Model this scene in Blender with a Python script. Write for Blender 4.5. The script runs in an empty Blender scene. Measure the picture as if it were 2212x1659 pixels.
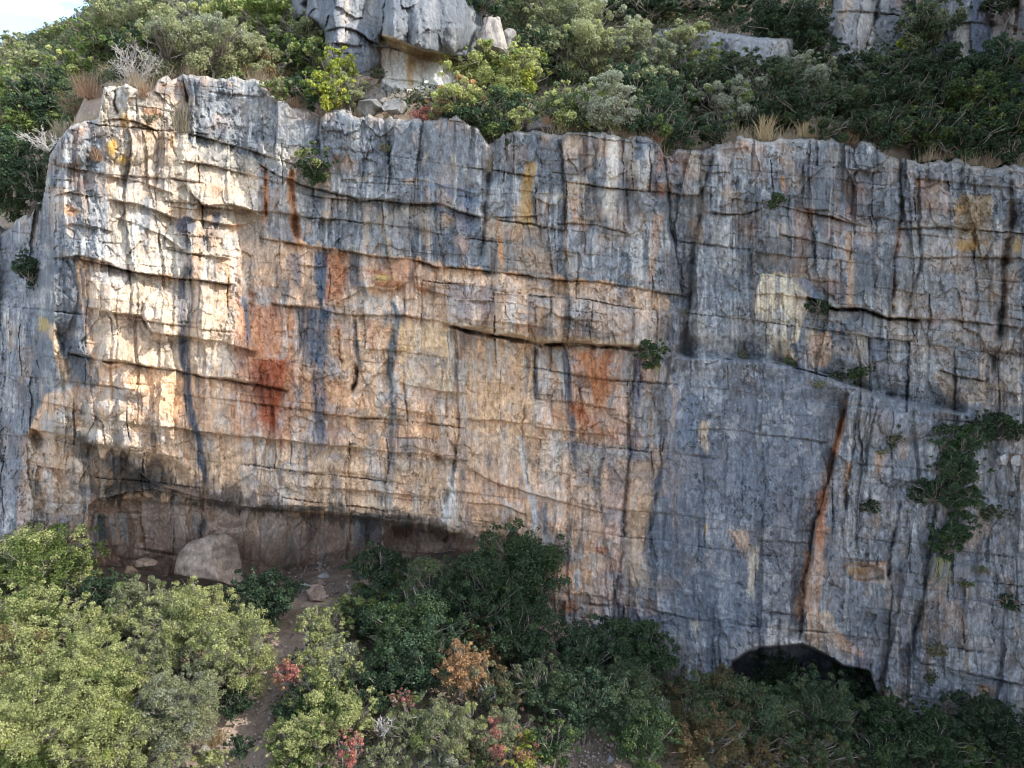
import bpy, math
import numpy as np
R = math.radians
# ------------------------------------------------------------------ camera, sky, sun
S = bpy.context.scene
COL = S.collection
F, CX, CY, PITCH = 1522.0, 1106.0, 829.5, R(10)
cam = bpy.data.objects.new('camera', bpy.data.cameras.new('camera')); COL.objects.link(cam)
cam.rotation_euler = (R(90) - PITCH, 0, 0)
cam.data.sensor_width = 36; cam.data.lens = 36 * F / 2212; cam.data.clip_end = 3000
S.camera = cam
SUN = np.array([1.0, -0.22, 0.78]); SUN /= np.linalg.norm(SUN)
EL = math.asin(SUN[2]); AZ = math.atan2(SUN[0], SUN[1])
w = bpy.data.worlds.new('World'); S.world = w; w.use_nodes = True
nt = w.node_tree; nt.nodes.clear()
sky = nt.nodes.new('ShaderNodeTexSky'); sky.sky_type = 'NISHITA'; sky.sun_disc = False
sky.sun_elevation = EL; sky.sun_rotation = AZ; sky.dust_density = 1.5; sky.air_density = 1.0
bg = nt.nodes.new('ShaderNodeBackground'); bg.inputs[1].default_value = 0.15
wo = nt.nodes.new('ShaderNodeOutputWorld')
tc = nt.nodes.new('ShaderNodeTexCoord'); mp = nt.nodes.new('ShaderNodeMapping'); mp.inputs['Scale'].default_value = (1.2, 3, 7)
mp.inputs['Rotation'].default_value = (0, R(20), 0)
cn = nt.nodes.new('ShaderNodeTexNoise'); cn.inputs['Scale'].default_value = 2.2; cn.inputs['Detail'].default_value = 7; cn.inputs['Roughness'].default_value = .58
cr = nt.nodes.new('ShaderNodeValToRGB'); cr.color_ramp.elements[0].position = .42; cr.color_ramp.elements[1].position = .74
cm = nt.nodes.new('ShaderNodeMixRGB'); cm.inputs[2].default_value = (6.6, 7.1, 7.6, 1)
nt.links.new(tc.outputs['Generated'], mp.inputs[0]); nt.links.new(mp.outputs[0], cn.inputs[0]); nt.links.new(cn.outputs[0], cr.inputs[0])
nt.links.new(cr.outputs[0], cm.inputs[0]); nt.links.new(sky.outputs[0], cm.inputs[1]); nt.links.new(cm.outputs[0], bg.inputs[0])
nt.links.new(bg.outputs[0], wo.inputs[0])
sl = bpy.data.lights.new('sun', 'SUN'); sl.energy = 2.0; sl.angle = R(.53); sl.color = (1, .955, .89)
so = bpy.data.objects.new('sun', sl); COL.objects.link(so)
so.rotation_euler = (math.acos(SUN[2]), 0, math.atan2(SUN[0], -SUN[1]))
vs = S.view_settings; vs.view_transform = 'Standard'; vs.look = 'None'; vs.gamma = 1; vs.use_curve_mapping = False
vs.exposure = 1.55
S.cycles.filter_width = 1.0; S.cycles.max_bounces = 6; S.cycles.diffuse_bounces = 4; S.cycles.transparent_max_bounces = 4

# ------------------------------------------------------------------ maths helpers
cp, sp = math.cos(PITCH), math.sin(PITCH)
def P(u, v, Y):
    """point of the valley seen towards (u, v) of the 2212x1659 photo, Y metres ahead"""
    u = np.asarray(u, float); v = np.asarray(v, float)
    xc = (u - CX) / F; yc = -(v - CY) / F
    dy = cp + yc * sp; dz = -sp + yc * cp
    t = Y / dy
    return np.stack([xc * t, dy * t, dz * t], -1)
def hsh(i, j, s):
    i = np.asarray(i).astype(np.int64); j = np.asarray(j).astype(np.int64)
    n = (i * 374761393 + j * 668265263 + s * 974634777) & 0xFFFFFFFF
    n = ((n ^ (n >> 13)) * 1274126177) & 0xFFFFFFFF
    n = ((n ^ (n >> 16)) * 2246822519) & 0xFFFFFFFF
    return ((n ^ (n >> 15)) & 0xFFFFFF) / 16777215.0
def vn(x, y, s=0):
    ix = np.floor(x); iy = np.floor(y); fx = x - ix; fy = y - iy
    fx = fx * fx * fx * (fx * (fx * 6 - 15) + 10); fy = fy * fy * fy * (fy * (fy * 6 - 15) + 10)
    a = hsh(ix, iy, s); b = hsh(ix + 1, iy, s); c = hsh(ix, iy + 1, s); d = hsh(ix + 1, iy + 1, s)
    return ((a * (1 - fx) + b * fx) * (1 - fy) + (c * (1 - fx) + d * fx) * fy) * 2 - 1
def fbm(x, y, s=0, o=4, g=.5):
    r = 0; a = 1; t = 0
    for k in range(o):
        r = r + a * vn(x * 2 ** k + 17.3 * k, y * 2 ** k - 9.1 * k, s + k * 31); t += a; a *= g
    return r / t
def ridged(x, y, s=0, o=4):
    r = 0; a = 1; t = 0
    for k in range(o):
        r = r + a * (1 - 2 * np.abs(vn(x * 2 ** k + 7.7 * k, y * 2 ** k + 3.3 * k, s + k * 17))); t += a; a *= .5
    return r / t
def sm(x, a, b):
    t = np.clip((x - a) / (b - a), 0, 1); return t * t * (3 - 2 * t)
def tps(pts, vals):
    pts = np.array(pts, float); n = len(pts)
    def U(r2): return .5 * r2 * np.log(r2 + 1e-9)
    d2 = ((pts[:, None] - pts[None]) ** 2).sum(-1)
    A = np.zeros((n + 3, n + 3)); A[:n, :n] = U(d2) + np.eye(n) * .5
    A[:n, n] = 1; A[:n, n + 1:] = pts; A[n, :n] = 1; A[n + 1:, :n] = pts.T
    w_ = np.linalg.solve(A, np.concatenate([vals, [0, 0, 0]]))
    def f(x, y):
        x = np.asarray(x, float); y = np.asarray(y, float); r = w_[n] + w_[n + 1] * x + w_[n + 2] * y
        for k in range(n): r = r + w_[k] * U((x - pts[k, 0]) ** 2 + (y - pts[k, 1]) ** 2)
        return r
    return f
def blur(a, n):
    if n < 1: return a
    for ax in (0, 1):
        for _ in range(2):
            p = np.pad(a, [(n + 1, n) if k == ax else (0, 0) for k in (0, 1)], mode='edge')
            c = np.cumsum(p, ax)
            a = (c[2 * n + 1:] - c[:-2 * n - 1]) / (2 * n + 1) if ax == 0 else (c[:, 2 * n + 1:] - c[:, :-2 * n - 1]) / (2 * n + 1)
    return a
def inpoly(U, V, poly):
    r = np.zeros(U.shape, bool); n = len(poly)
    for i in range(n):
        x1, y1 = poly[i]; x2, y2 = poly[(i + 1) % n]
        if y1 == y2: continue
        c = ((V > y1) != (V > y2)) & (U < (x2 - x1) * (V - y1) / (y2 - y1) + x1)
        r ^= c
    return r

# ------------------------------------------------------------------ object helpers
def tag(o, label=None, cat=None, group=None, kind=None):
    if label: o['label'] = label
    if cat: o['category'] = cat
    if group: o['group'] = group
    if kind: o['kind'] = kind
    return o
def empty(name, loc):
    o = bpy.data.objects.new(name, None); COL.objects.link(o); o.location = [float(c) for c in loc]; o.empty_display_size = .3; return o
def mesh_obj(name, verts, faces, mat, parent=None, cols=None, smooth=True, loc=None):
    verts = np.asarray(verts, np.float32); faces = np.asarray(faces, np.int32)
    m = bpy.data.meshes.new(name); k = faces.shape[1]
    m.vertices.add(len(verts)); m.vertices.foreach_set('co', verts.ravel())
    m.loops.add(faces.size); m.loops.foreach_set('vertex_index', faces.ravel())
    m.polygons.add(len(faces)); m.polygons.foreach_set('loop_start', np.arange(0, faces.size, k, dtype=np.int32))
    m.polygons.foreach_set('use_smooth', np.full(len(faces), smooth))
    m.update(calc_edges=True)
    if cols is not None:
        a = m.attributes.new('tint', 'FLOAT_COLOR', 'POINT')
        c = np.ones((len(verts), 4), np.float32); c[:, :3] = cols; a.data.foreach_set('color', c.ravel())
    m.materials.append(mat)
    o = bpy.data.objects.new(name, m); COL.objects.link(o)
    if parent is not None: o.parent = parent
    if loc is not None: o.location = loc
    return o

# ------------------------------------------------------------------ materials
def new_mat(name):
    m = bpy.data.materials.new(name); m.use_nodes = True; t = m.node_tree; t.nodes.clear()
    o = t.nodes.new('ShaderNodeOutputMaterial'); return m, t, o
def N(t, ty, **k):
    n = t.nodes.new(ty)
    for a, b in k.items():
        if a in n.inputs: n.inputs[a].default_value = b
        else: setattr(n, a, b)
    return n
def rock_mat(name, grain=1.0, bumpd=.09):
    m, t, o = new_mat(name)
    at = N(t, 'ShaderNodeAttribute'); at.attribute_name = 'tint'
    g = N(t, 'ShaderNodeNewGeometry')
    mpn = N(t, 'ShaderNodeMapping'); mpn.inputs['Scale'].default_value = (1, 1, .4); t.links.new(g.outputs['Position'], mpn.inputs[0])
    n1 = N(t, 'ShaderNodeTexNoise', Scale=5.0, Detail=8.0, Roughness=.76); t.links.new(mpn.outputs[0], n1.inputs[0])
    n2 = N(t, 'ShaderNodeTexNoise', Scale=2.4, Detail=9.0, Roughness=.74); t.links.new(g.outputs['Position'], n2.inputs[0])
    mr = N(t, 'ShaderNodeMapRange'); mr.inputs[1].default_value = .3; mr.inputs[2].default_value = .7; mr.inputs[3].default_value = 1 - .5 * grain; mr.inputs[4].default_value = 1 + .5 * grain
    t.links.new(n1.outputs[0], mr.inputs[0])
    mu = N(t, 'ShaderNodeVectorMath', operation='SCALE'); t.links.new(at.outputs['Color'], mu.inputs[0]); t.links.new(mr.outputs[0], mu.inputs['Scale'])
    # pale lichen flecks
    vo = N(t, 'ShaderNodeTexVoronoi', Scale=4.0); t.links.new(g.outputs['Position'], vo.inputs[0])
    vo.inputs['Randomness'].default_value = 1
    add = N(t, 'ShaderNodeMath', operation='ADD'); t.links.new(vo.outputs['Distance'], add.inputs[0]); 
    sc = N(t, 'ShaderNodeMath', operation='MULTIPLY'); sc.inputs[1].default_value = .55; t.links.new(n2.outputs[0], sc.inputs[0]); t.links.new(sc.outputs[0], add.inputs[1])
    fl = N(t, 'ShaderNodeMapRange'); fl.inputs[1].default_value = .40; fl.inputs[2].default_value = .32; fl.inputs[3].default_value = 0; fl.inputs[4].default_value = .55
    t.links.new(add.outputs[0], fl.inputs[0])
    mx = N(t, 'ShaderNodeMixRGB'); mx.inputs[2].default_value = (.50, .49, .46, 1); t.links.new(fl.outputs[0], mx.inputs[0]); t.links.new(mu.outputs[0], mx.inputs[1])
    b = N(t, 'ShaderNodeBsdfPrincipled', Roughness=.92); b.inputs['Specular IOR Level'].default_value = .25
    t.links.new(mx.outputs[0], b.inputs['Base Color'])
    bu = N(t, 'ShaderNodeBump', Strength=.9, Distance=bumpd); t.links.new(n2.outputs[0], bu.inputs['Height'])
    n3 = N(t, 'ShaderNodeTexNoise', Scale=9.0, Detail=5.0, Roughness=.7); t.links.new(mpn.outputs[0], n3.inputs[0])
    bu2 = N(t, 'ShaderNodeBump', Strength=.7, Distance=bumpd * .6); t.links.new(n3.outputs[0], bu2.inputs['Height']); t.links.new(bu.outputs[0], bu2.inputs['Normal'])
    t.links.new(bu2.outputs[0], b.inputs['Normal']); t.links.new(b.outputs[0], o.inputs[0])
    return m
def leaf_mat():
    m, t, o = new_mat('leaves')
    at = N(t, 'ShaderNodeAttribute'); at.attribute_name = 'tint'
    b = N(t, 'ShaderNodeBsdfPrincipled', Roughness=.55); b.inputs['Specular IOR Level'].default_value = .3
    tr = N(t, 'ShaderNodeBsdfTranslucent'); mx = N(t, 'ShaderNodeMixShader'); mx.inputs[0].default_value = .38
    t.links.new(at.outputs['Color'], b.inputs['Base Color']); t.links.new(at.outputs['Color'], tr.inputs[0])
    t.links.new(b.outputs[0], mx.inputs[1]); t.links.new(tr.outputs[0], mx.inputs[2]); t.links.new(mx.outputs[0], o.inputs[0])
    return m
def bark_mat(name, c1, c2):
    m, t, o = new_mat(name)
    g = N(t, 'ShaderNodeNewGeometry'); n = N(t, 'ShaderNodeTexNoise', Scale=14.0, Detail=4.0); t.links.new(g.outputs['Position'], n.inputs[0])
    r = N(t, 'ShaderNodeValToRGB'); r.color_ramp.elements[0].color = (*c1, 1); r.color_ramp.elements[1].color = (*c2, 1)
    r.color_ramp.elements[0].position = .35; r.color_ramp.elements[1].position = .65
    b = N(t, 'ShaderNodeBsdfPrincipled', Roughness=.85); t.links.new(n.outputs[0], r.inputs[0]); t.links.new(r.outputs[0], b.inputs['Base Color']); t.links.new(b.outputs[0], o.inputs[0])
    return m
def soil_mat():
    m, t, o = new_mat('soil')
    g = N(t, 'ShaderNodeNewGeometry')
    n = N(t, 'ShaderNodeTexNoise', Scale=.5, Detail=9.0, Roughness=.65); t.links.new(g.outputs['Position'], n.inputs[0])
    r = N(t, 'ShaderNodeValToRGB'); e = r.color_ramp.elements
    e[0].position = .33; e[0].color = (.13, .105, .075, 1); e[1].position = .68; e[1].color = (.42, .32, .24, 1)
    k = e.new(.5); k.color = (.27, .20, .15, 1)
    t.links.new(n.outputs[0], r.inputs[0])
    vo = N(t, 'ShaderNodeTexNoise', Scale=6.0, Detail=4.0, Roughness=.7); t.links.new(g.outputs['Position'], vo.inputs[0])
    f = N(t, 'ShaderNodeMapRange'); f.inputs[1].default_value = .55; f.inputs[2].default_value = .66; f.inputs[3].default_value = 0; f.inputs[4].default_value = .6
    t.links.new(vo.outputs[0], f.inputs[0])
    mx = N(t, 'ShaderNodeMixRGB'); mx.inputs[2].default_value = (.40, .36, .31, 1); t.links.new(f.outputs[0], mx.inputs[0]); t.links.new(r.outputs[0], mx.inputs[1])
    b = N(t, 'ShaderNodeBsdfPrincipled', Roughness=.95); t.links.new(mx.outputs[0], b.inputs['Base Color'])
    bu = N(t, 'ShaderNodeBump', Strength=.8, Distance=.12); t.links.new(n.outputs[0], bu.inputs['Height'])
    t.links.new(bu.outputs[0], b.inputs['Normal']); t.links.new(b.outputs[0], o.inputs[0])
    return m
M_ROCK = rock_mat('limestone'); M_LEAF = leaf_mat(); M_SOIL = soil_mat()
M_BARK = bark_mat('bark', (.10, .08, .06), (.30, .27, .23)); M_DEAD = bark_mat('dead_wood', (.30, .28, .26), (.55, .52, .48))

# colours of the rock itself
TAN = (.60, .41, .27); CREAM = (.58, .52, .44); GREY = (.155, .17, .185); LGREY = (.34, .335, .32); BLUE = (.14, .16, .19)
BLACK = (.045, .045, .05); RUST = (.36, .15, .075); ORANGE = (.50, .25, .10); WHITE = (.62, .58, .52); BROWN = (.25, .17, .12)
OCHRE = (.52, .36, .19); PINK = (.48, .33, .27); SLATE = (.10, .115, .135)

class Rock:
    def __init__(s, u0, u1, v0, v1, d, seed=1):
        s.d = d; s.u0 = u0; s.v0 = v0
        s.u = np.arange(u0, u1 + d, d); s.v = np.arange(v0, v1 + d, d)
        s.U, s.V = np.meshgrid(s.u, s.v); s.seed = seed
        s.UW = s.U + 9 * fbm(s.U / 60, s.V / 80, seed, 5, .62); s.VW = s.V + 4.5 * fbm(s.U / 45, s.V / 60, seed + 5, 5, .72)
        s.Y = np.full(s.U.shape, 40.0); s.C = np.zeros(s.U.shape + (3,)); s.C[:] = TAN
        s.rough = np.ones(s.U.shape); s.warm = 1; s.sat = 1.0; s.fine = fbm(s.UW / 4.5, s.V / 60, seed + 29, 4, .6) * 1.6
        s.strk = fbm(s.UW / 11, s.V / 170, seed + 9, 3); s.strk2 = fbm(s.UW / 28, s.V / 260, seed + 19, 3)
    def box(s, a, b, c, e):
        j0 = max(0, int((a - s.u0) / s.d)); j1 = max(j0, min(len(s.u), int((b - s.u0) / s.d) + 1))
        i0 = max(0, int((c - s.v0) / s.d)); i1 = max(i0, min(len(s.v), int((e - s.v0) / s.d) + 1))
        return slice(i0, i1), slice(j0, j1)
    def coarse(s, cols, rows, tab):
        tab = np.array(tab, float)
        def cub(x, xs):  # smooth weights
            i = np.clip(np.searchsorted(xs, x) - 1, 0, len(xs) - 2); t = np.clip((x - np.array(xs)[i]) / (np.array(xs)[i + 1] - np.array(xs)[i]), 0, 1)
            return i, t * .6 + .4 * t * t * (3 - 2 * t)
        i, a = cub(s.v, rows); j, b = cub(s.u, cols)
        T = tab[i] * (1 - a)[:, None] + tab[i + 1] * a[:, None]
        s.Y = T[:, j] * (1 - b) + T[:, j + 1] * b
    def ledge(s, pts, h=.4, up=40, dn=30, h2=None, w=1.5, fade=18, crack=.0, cw=2.0):
        """bedding break: rock above the line stands h proud, rock below is set back by h2"""
        h2 = h * .5 if h2 is None else h2
        x = [p[0] for p in pts]; y = [p[1] for p in pts]
        q = s.box(x[0] - 25, x[-1] + 25, min(y) - up * 3.2 - 15, max(y) + dn * 3.2 + 15)
        U = s.UW[q]; V = s.VW[q]
        dv = V - np.interp(U, x, y); f = sm(U, x[0] - 8, x[0] + fade) * (1 - sm(U, x[-1] - fade, x[-1] + 8)) * np.clip(.85 + 1.1 * fbm(U / 40, U * 0 + y[0], 12, 3), .3, 1.5)
        g = sm(dv, -w, w)
        s.Y[q] += f * (-h * (.35 * np.exp(-np.abs(dv) / up) + .65 * np.clip(1 + dv / (up * 1.5), 0, 1)) * (1 - g) + h2 * (.5 * np.exp(-np.abs(dv) / dn) + .5 * np.clip(1 - dv / (dn * 1.6), 0, 1)) * g)
        if crack: s.Y[q] += f * crack * np.exp(-((dv - .5 * cw) / (cw * (.75 + .6 * fbm(U / 30, V * 0, 9, 3)))) ** 2)
    def joint(s, pts, d=.5, w=4, step=0, wl=40, wr=40, fade=15):
        """upright crack d deep; step > 0: the left side stands proud, < 0: the right side"""
        y = [p[1] for p in pts]; x = [p[0] for p in pts]
        m = max(wl, wr) * 3 if step else w * 4
        q = s.box(min(x) - m - 15, max(x) + m + 15, y[0] - 20, y[-1] + 20)
        U = s.UW[q]; V = s.VW[q]
        du = U - np.interp(V, y, x); f = sm(V, y[0] - 8, y[0] + fade) * (1 - sm(V, y[-1] - fade, y[-1] + 8))
        nv = fbm(V / 30, U * 0 + x[0], 5, 3); nw = fbm(V / 9, U * 0 + x[0], 6, 3)
        s.Y[q] += f * d * 1.25 * np.clip(.75 + .9 * nv, .1, 1.4) * np.exp(-np.abs((du + 3 * nw) / (w * (.55 + .3 * nv))) ** 1.4)
        if step:
            g = sm(du, -2, 2)
            s.Y[q] += f * (-.5 * step * np.exp(-np.abs(du) / wl) * (1 - g) + .5 * step * np.exp(-np.abs(du) / wr) * g)
    def bulge(s, u, v, ru, rv, h, p=2):
        q = s.box(u - ru * 1.5, u + ru * 1.5, v - rv * 1.5, v + rv * 1.5)
        r = ((s.UW[q] - u) / ru) ** 2 + ((s.VW[q] - v) / rv) ** 2
        s.Y[q] -= h * np.clip(1 - r, 0, 1) ** (1 / p)
    def mask(s, poly, soft=6, noise=.0):
        x = [p[0] for p in poly]; y = [p[1] for p in poly]; e = 40 + soft * 2
        q = s.box(min(x) - e, max(x) + e, min(y) - e, max(y) + e)
        m = inpoly(s.UW[q], s.VW[q], poly).astype(float); m = blur(m, int(soft / s.d))
        if noise: m = sm(m + noise * (s.strk[q] * .7 + s.strk2[q] * .5) * (4 * m * (1 - m) + .25), .35, .65)
        return q, m
    def polyY(s, poly, dep, soft=1):
        q, m = s.mask(poly, soft); s.Y[q] += dep * m
    def paint(s, poly, col, a=.8, soft=10, noise=.6):
        q, m = s.mask(poly, soft, noise); m = (m * a)[..., None]; s.C[q] = s.C[q] * (1 - m) + np.array(col) * m
    def ramp(s, poly, k, soft=10):
        q, m = s.mask(poly, soft); s.rough[q] = s.rough[q] * (1 - m) + k * m
    def streak(s, pts, w0, w1, col, a=.8, noise=.5, fade=25):
        y = [p[1] for p in pts]; x = [p[0] for p in pts]; m = max(w0, w1) * 2 + 20
        q = s.box(min(x) - m, max(x) + m, y[0] - 10, y[-1] + fade)
        U = s.U[q] + 3 * fbm(s.U[q] / 25, s.V[q] / 45, 3, 3) * 2; V = s.V[q]
        du = np.abs(U - np.interp(V, y, x)); t = np.clip((V - y[0]) / (y[-1] - y[0]), 0, 1); w_ = w0 + (w1 - w0) * t
        r = du / w_ + noise * (s.strk[q] * .8 + .45 * s.fine[q])
        f = sm(V, y[0] - 6, y[0] + 8) * (1 - sm(V + 25 * s.strk[q], y[-1] - fade, y[-1] + fade * .5))
        k = np.clip((1 - sm(r, .5, 1.25)) * f * a * np.clip(1.0 + .35 * s.fine[q], .5, 1.15), 0, 1)[..., None]
        s.C[q] = s.C[q] * (1 - k) + np.array(col) * k
    def blob(s, u, v, ru, rv, col, a=.7):
        q = s.box(u - ru * 1.6, u + ru * 1.6, v - rv * 1.6, v + rv * 1.6)
        r = np.sqrt(((s.UW[q] - u) / ru) ** 2 + ((s.VW[q] - v) / rv) ** 2) + .45 * s.strk[q] + .3 * fbm(s.U[q] / 14, s.V[q] / 14, 77, 3)
        k = ((1 - sm(r, .6, 1.15)) * a)[..., None]; s.C[q] = s.C[q] * (1 - k) + np.array(col) * k
    def tinted(s, i, j, t, seed):
        """some blocks keep the skin of their last break: cream, tan or iron stained, washed out downwards"""
        for k, (c, share, a) in enumerate([((.50, .45, .37), .22, .65), ((.44, .31, .21), .20, .65), (SLATE, .22, .6), ((.36, .18, .10), .05, .6), ((.30, .31, .32), .2, .5)]):
            h = (hsh(i, j, seed + 30 + k) < share) * (1 - sm(t + .7 * s.strk + .4 * s.strk2, .35, 1.15)) * sm(s.strk * .8 + s.strk2 + fbm(s.U / 60, s.V / 40, seed + k, 3), -.55, .15)
            h = blur(h, 2) * (1 if k in (2, 4) else s.warm); m = (h * a * np.clip(s.rough + .15, .25, 1))[..., None]; s.C = s.C * (1 - m) + np.array(c) * m
    def blocks(s, rh, cw, tilt, amp, crack, seed, vjoint=.5, w=2.2, tint=False):
        b = s.VW + 9 * fbm(s.U / 260, s.V / 200, seed, 3) - tilt * s.U
        rng = np.random.RandomState(seed)
        lines = b.min() - 10 + np.cumsum(rng.uniform(.45, 1.6, int((b.max() - b.min() + 40) / rh * 1.6) + 6)) * rh
        i = np.searchsorted(lines, b.ravel()).reshape(b.shape); i = np.clip(i, 1, len(lines) - 1)
        eb = np.minimum(b - lines[i - 1], lines[i] - b)
        c = (s.UW + 6 * fbm(s.U / 40, s.V / 90, seed + 3, 3)) / cw + hsh(i, 0, seed) * 50
        c = c + .8 * vn(c * .9, i * 7.7, seed + 2)
        j = np.floor(c); fr = c - j; ec = np.minimum(fr, 1 - fr) * cw
        off = (hsh(i, j, seed + 1) - .5) * 2 * amp + (hsh(i, j, seed + 7) - .5) * (fr - .5) * amp * 1.6
        off -= (b - lines[i - 1]) / (lines[i] - lines[i - 1]) * amp * .7 * hsh(i, j, seed + 8)
        pres = sm(vn(s.U / 80, s.V / 40, seed + 4), .1, .7) * (hsh(i, 77, seed) > .38); pres2 = sm(vn(s.U / 40, s.V / 90, seed + 6), .0, .6) * (hsh(i, j, seed + 78) > .4) * vjoint
        s.Y += s.rough * (off + crack * np.exp(-(eb / (w * (.6 + 1.2 * hsh(i, 5, seed)))) ** 2) * pres + crack * np.exp(-(ec / (w * .8)) ** 2) * pres2)
        s.Y += s.rough * amp * .25 * (np.exp(-eb / 2.5) + .6 * np.exp(-ec / 2.5))
        if tint: s.tinted(i, j, (b - lines[i - 1]) / (lines[i] - lines[i - 1]), seed)
        # blocks differ slightly in their own colour
        s.C *= (1 + (hsh(i, j, seed + 11) - .5) * .22 * np.minimum(1, s.rough))[..., None]
        k = np.minimum(1, s.rough)[..., None][..., 0] * (.34 * np.exp(-(eb / (w * .8)) ** 2) * pres + .26 * np.exp(-(ec / (w * .9)) ** 2) * pres2); k = k[..., None]
        s.C = s.C * (1 - k) + np.array((.07, .055, .045)) * k   # earth and moss packed in the cracks
    def grainy(s, a=1):
        U, V = s.U, s.V
        s.Y += a * (.16 * fbm(U / 55, V / 90, s.seed + 40, 4) + .075 * ridged(U / 16, V / 34, s.seed + 41, 3) * s.rough + .045 * fbm(U / 7, V / 9, s.seed + 42, 3))
    def plates(s, wu, wv, amp, seed, wt=1):
        """folded plates: flat faces meeting at upright corners, as a jointed wall weathers"""
        x = (s.UW + 22 * fbm(s.U / 300, s.V / 220, seed, 2)) / wu; x = x + .55 * vn(x * .9, s.V / 900, seed + 1); j = np.floor(x); f = x - j
        y = s.VW / wv + hsh(j, 0, seed + 2) * 3; i = np.floor(y); g = y - i
        a = hsh(j, i, seed + 3) * (1 - f) + hsh(j + 1, i, seed + 4) * f; b = hsh(j, i + 1, seed + 3) * (1 - f) + hsh(j + 1, i + 1, seed + 4) * f
        s.Y += amp * wt * ((a * (1 - g) + b * g) * 2 - 1)
    def facets(s, su, sv, amp, seed, crack=0):
        """broken faces: every cell of a jittered lattice is its own slightly tilted plane"""
        x = (s.UW + 3 * s.strk) / su; y = s.VW / sv; ix = np.floor(x); iy = np.floor(y)
        b1 = np.full(x.shape, 9.0); b2 = b1.copy(); D = np.zeros(x.shape)
        for a in (-1, 0, 1):
            for c in (-1, 0, 1):
                jx = ix + a; jy = iy + c; px = jx + hsh(jx, jy, seed) ; py = jy + hsh(jx, jy, seed + 1); dx = x - px; dy = y - py
                d = np.maximum(np.abs(dx), np.abs(dy)) * .6 + .4 * (np.abs(dx) + np.abs(dy)); n = d < b1
                b2 = np.where(n, b1, np.minimum(b2, d))
                D = np.where(n, (hsh(jx, jy, seed + 2) - .5) * 1.1 + dx * (hsh(jx, jy, seed + 3) - .5) * 2.2 + dy * (hsh(jx, jy, seed + 4) - .62) * 2.2, D); b1 = np.where(n, d, b1)
        e = b2 - b1; s.Y += amp * s.rough * D
        if crack:
            k = np.exp(-(e / .06) ** 2) * sm(fbm(s.U / 50, s.V / 50, seed + 9, 2), -.1, .3) * np.minimum(1, s.rough); s.Y += crack * k; k = (k * .22)[..., None]; s.C = s.C * (1 - k) + np.array((.06, .05, .045)) * k
    def build(s, name, keep=None, mat=None, back=None):
        Pn = P(s.U, s.V, s.Y)
        if back is not None: Pn = back(Pn)
        n, m = s.U.shape; idx = np.arange(n * m).reshape(n, m)
        f = np.stack([idx[:-1, :-1], idx[1:, :-1], idx[1:, 1:], idx[:-1, 1:]], -1)
        if keep is not None:
            k = keep[:-1, :-1] & keep[1:, :-1] & keep[1:, 1:] & keep[:-1, 1:]; f = f[k]
        f = f.reshape(-1, 4); V = Pn.reshape(-1, 3); lum = (s.C * np.array([.3, .55, .15])).sum(-1, keepdims=True); C = np.clip(lum + (s.C - lum) * s.sat, .012, .85).reshape(-1, 3)
        if keep is not None:
            used = np.zeros(n * m, bool); used[f.ravel()] = True; re = np.cumsum(used) - 1; V = V[used]; C = C[used]; f = re[f]
        return mesh_obj(name, V, f, mat or M_ROCK, cols=C)
    def depth(s, u, v):
        j = np.clip(((np.asarray(u) - s.u0) / s.d).astype(int), 0, len(s.u) - 1); i = np.clip(((np.asarray(v) - s.v0) / s.d).astype(int), 0, len(s.v) - 1)
        return s.Y[i, j]

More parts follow.
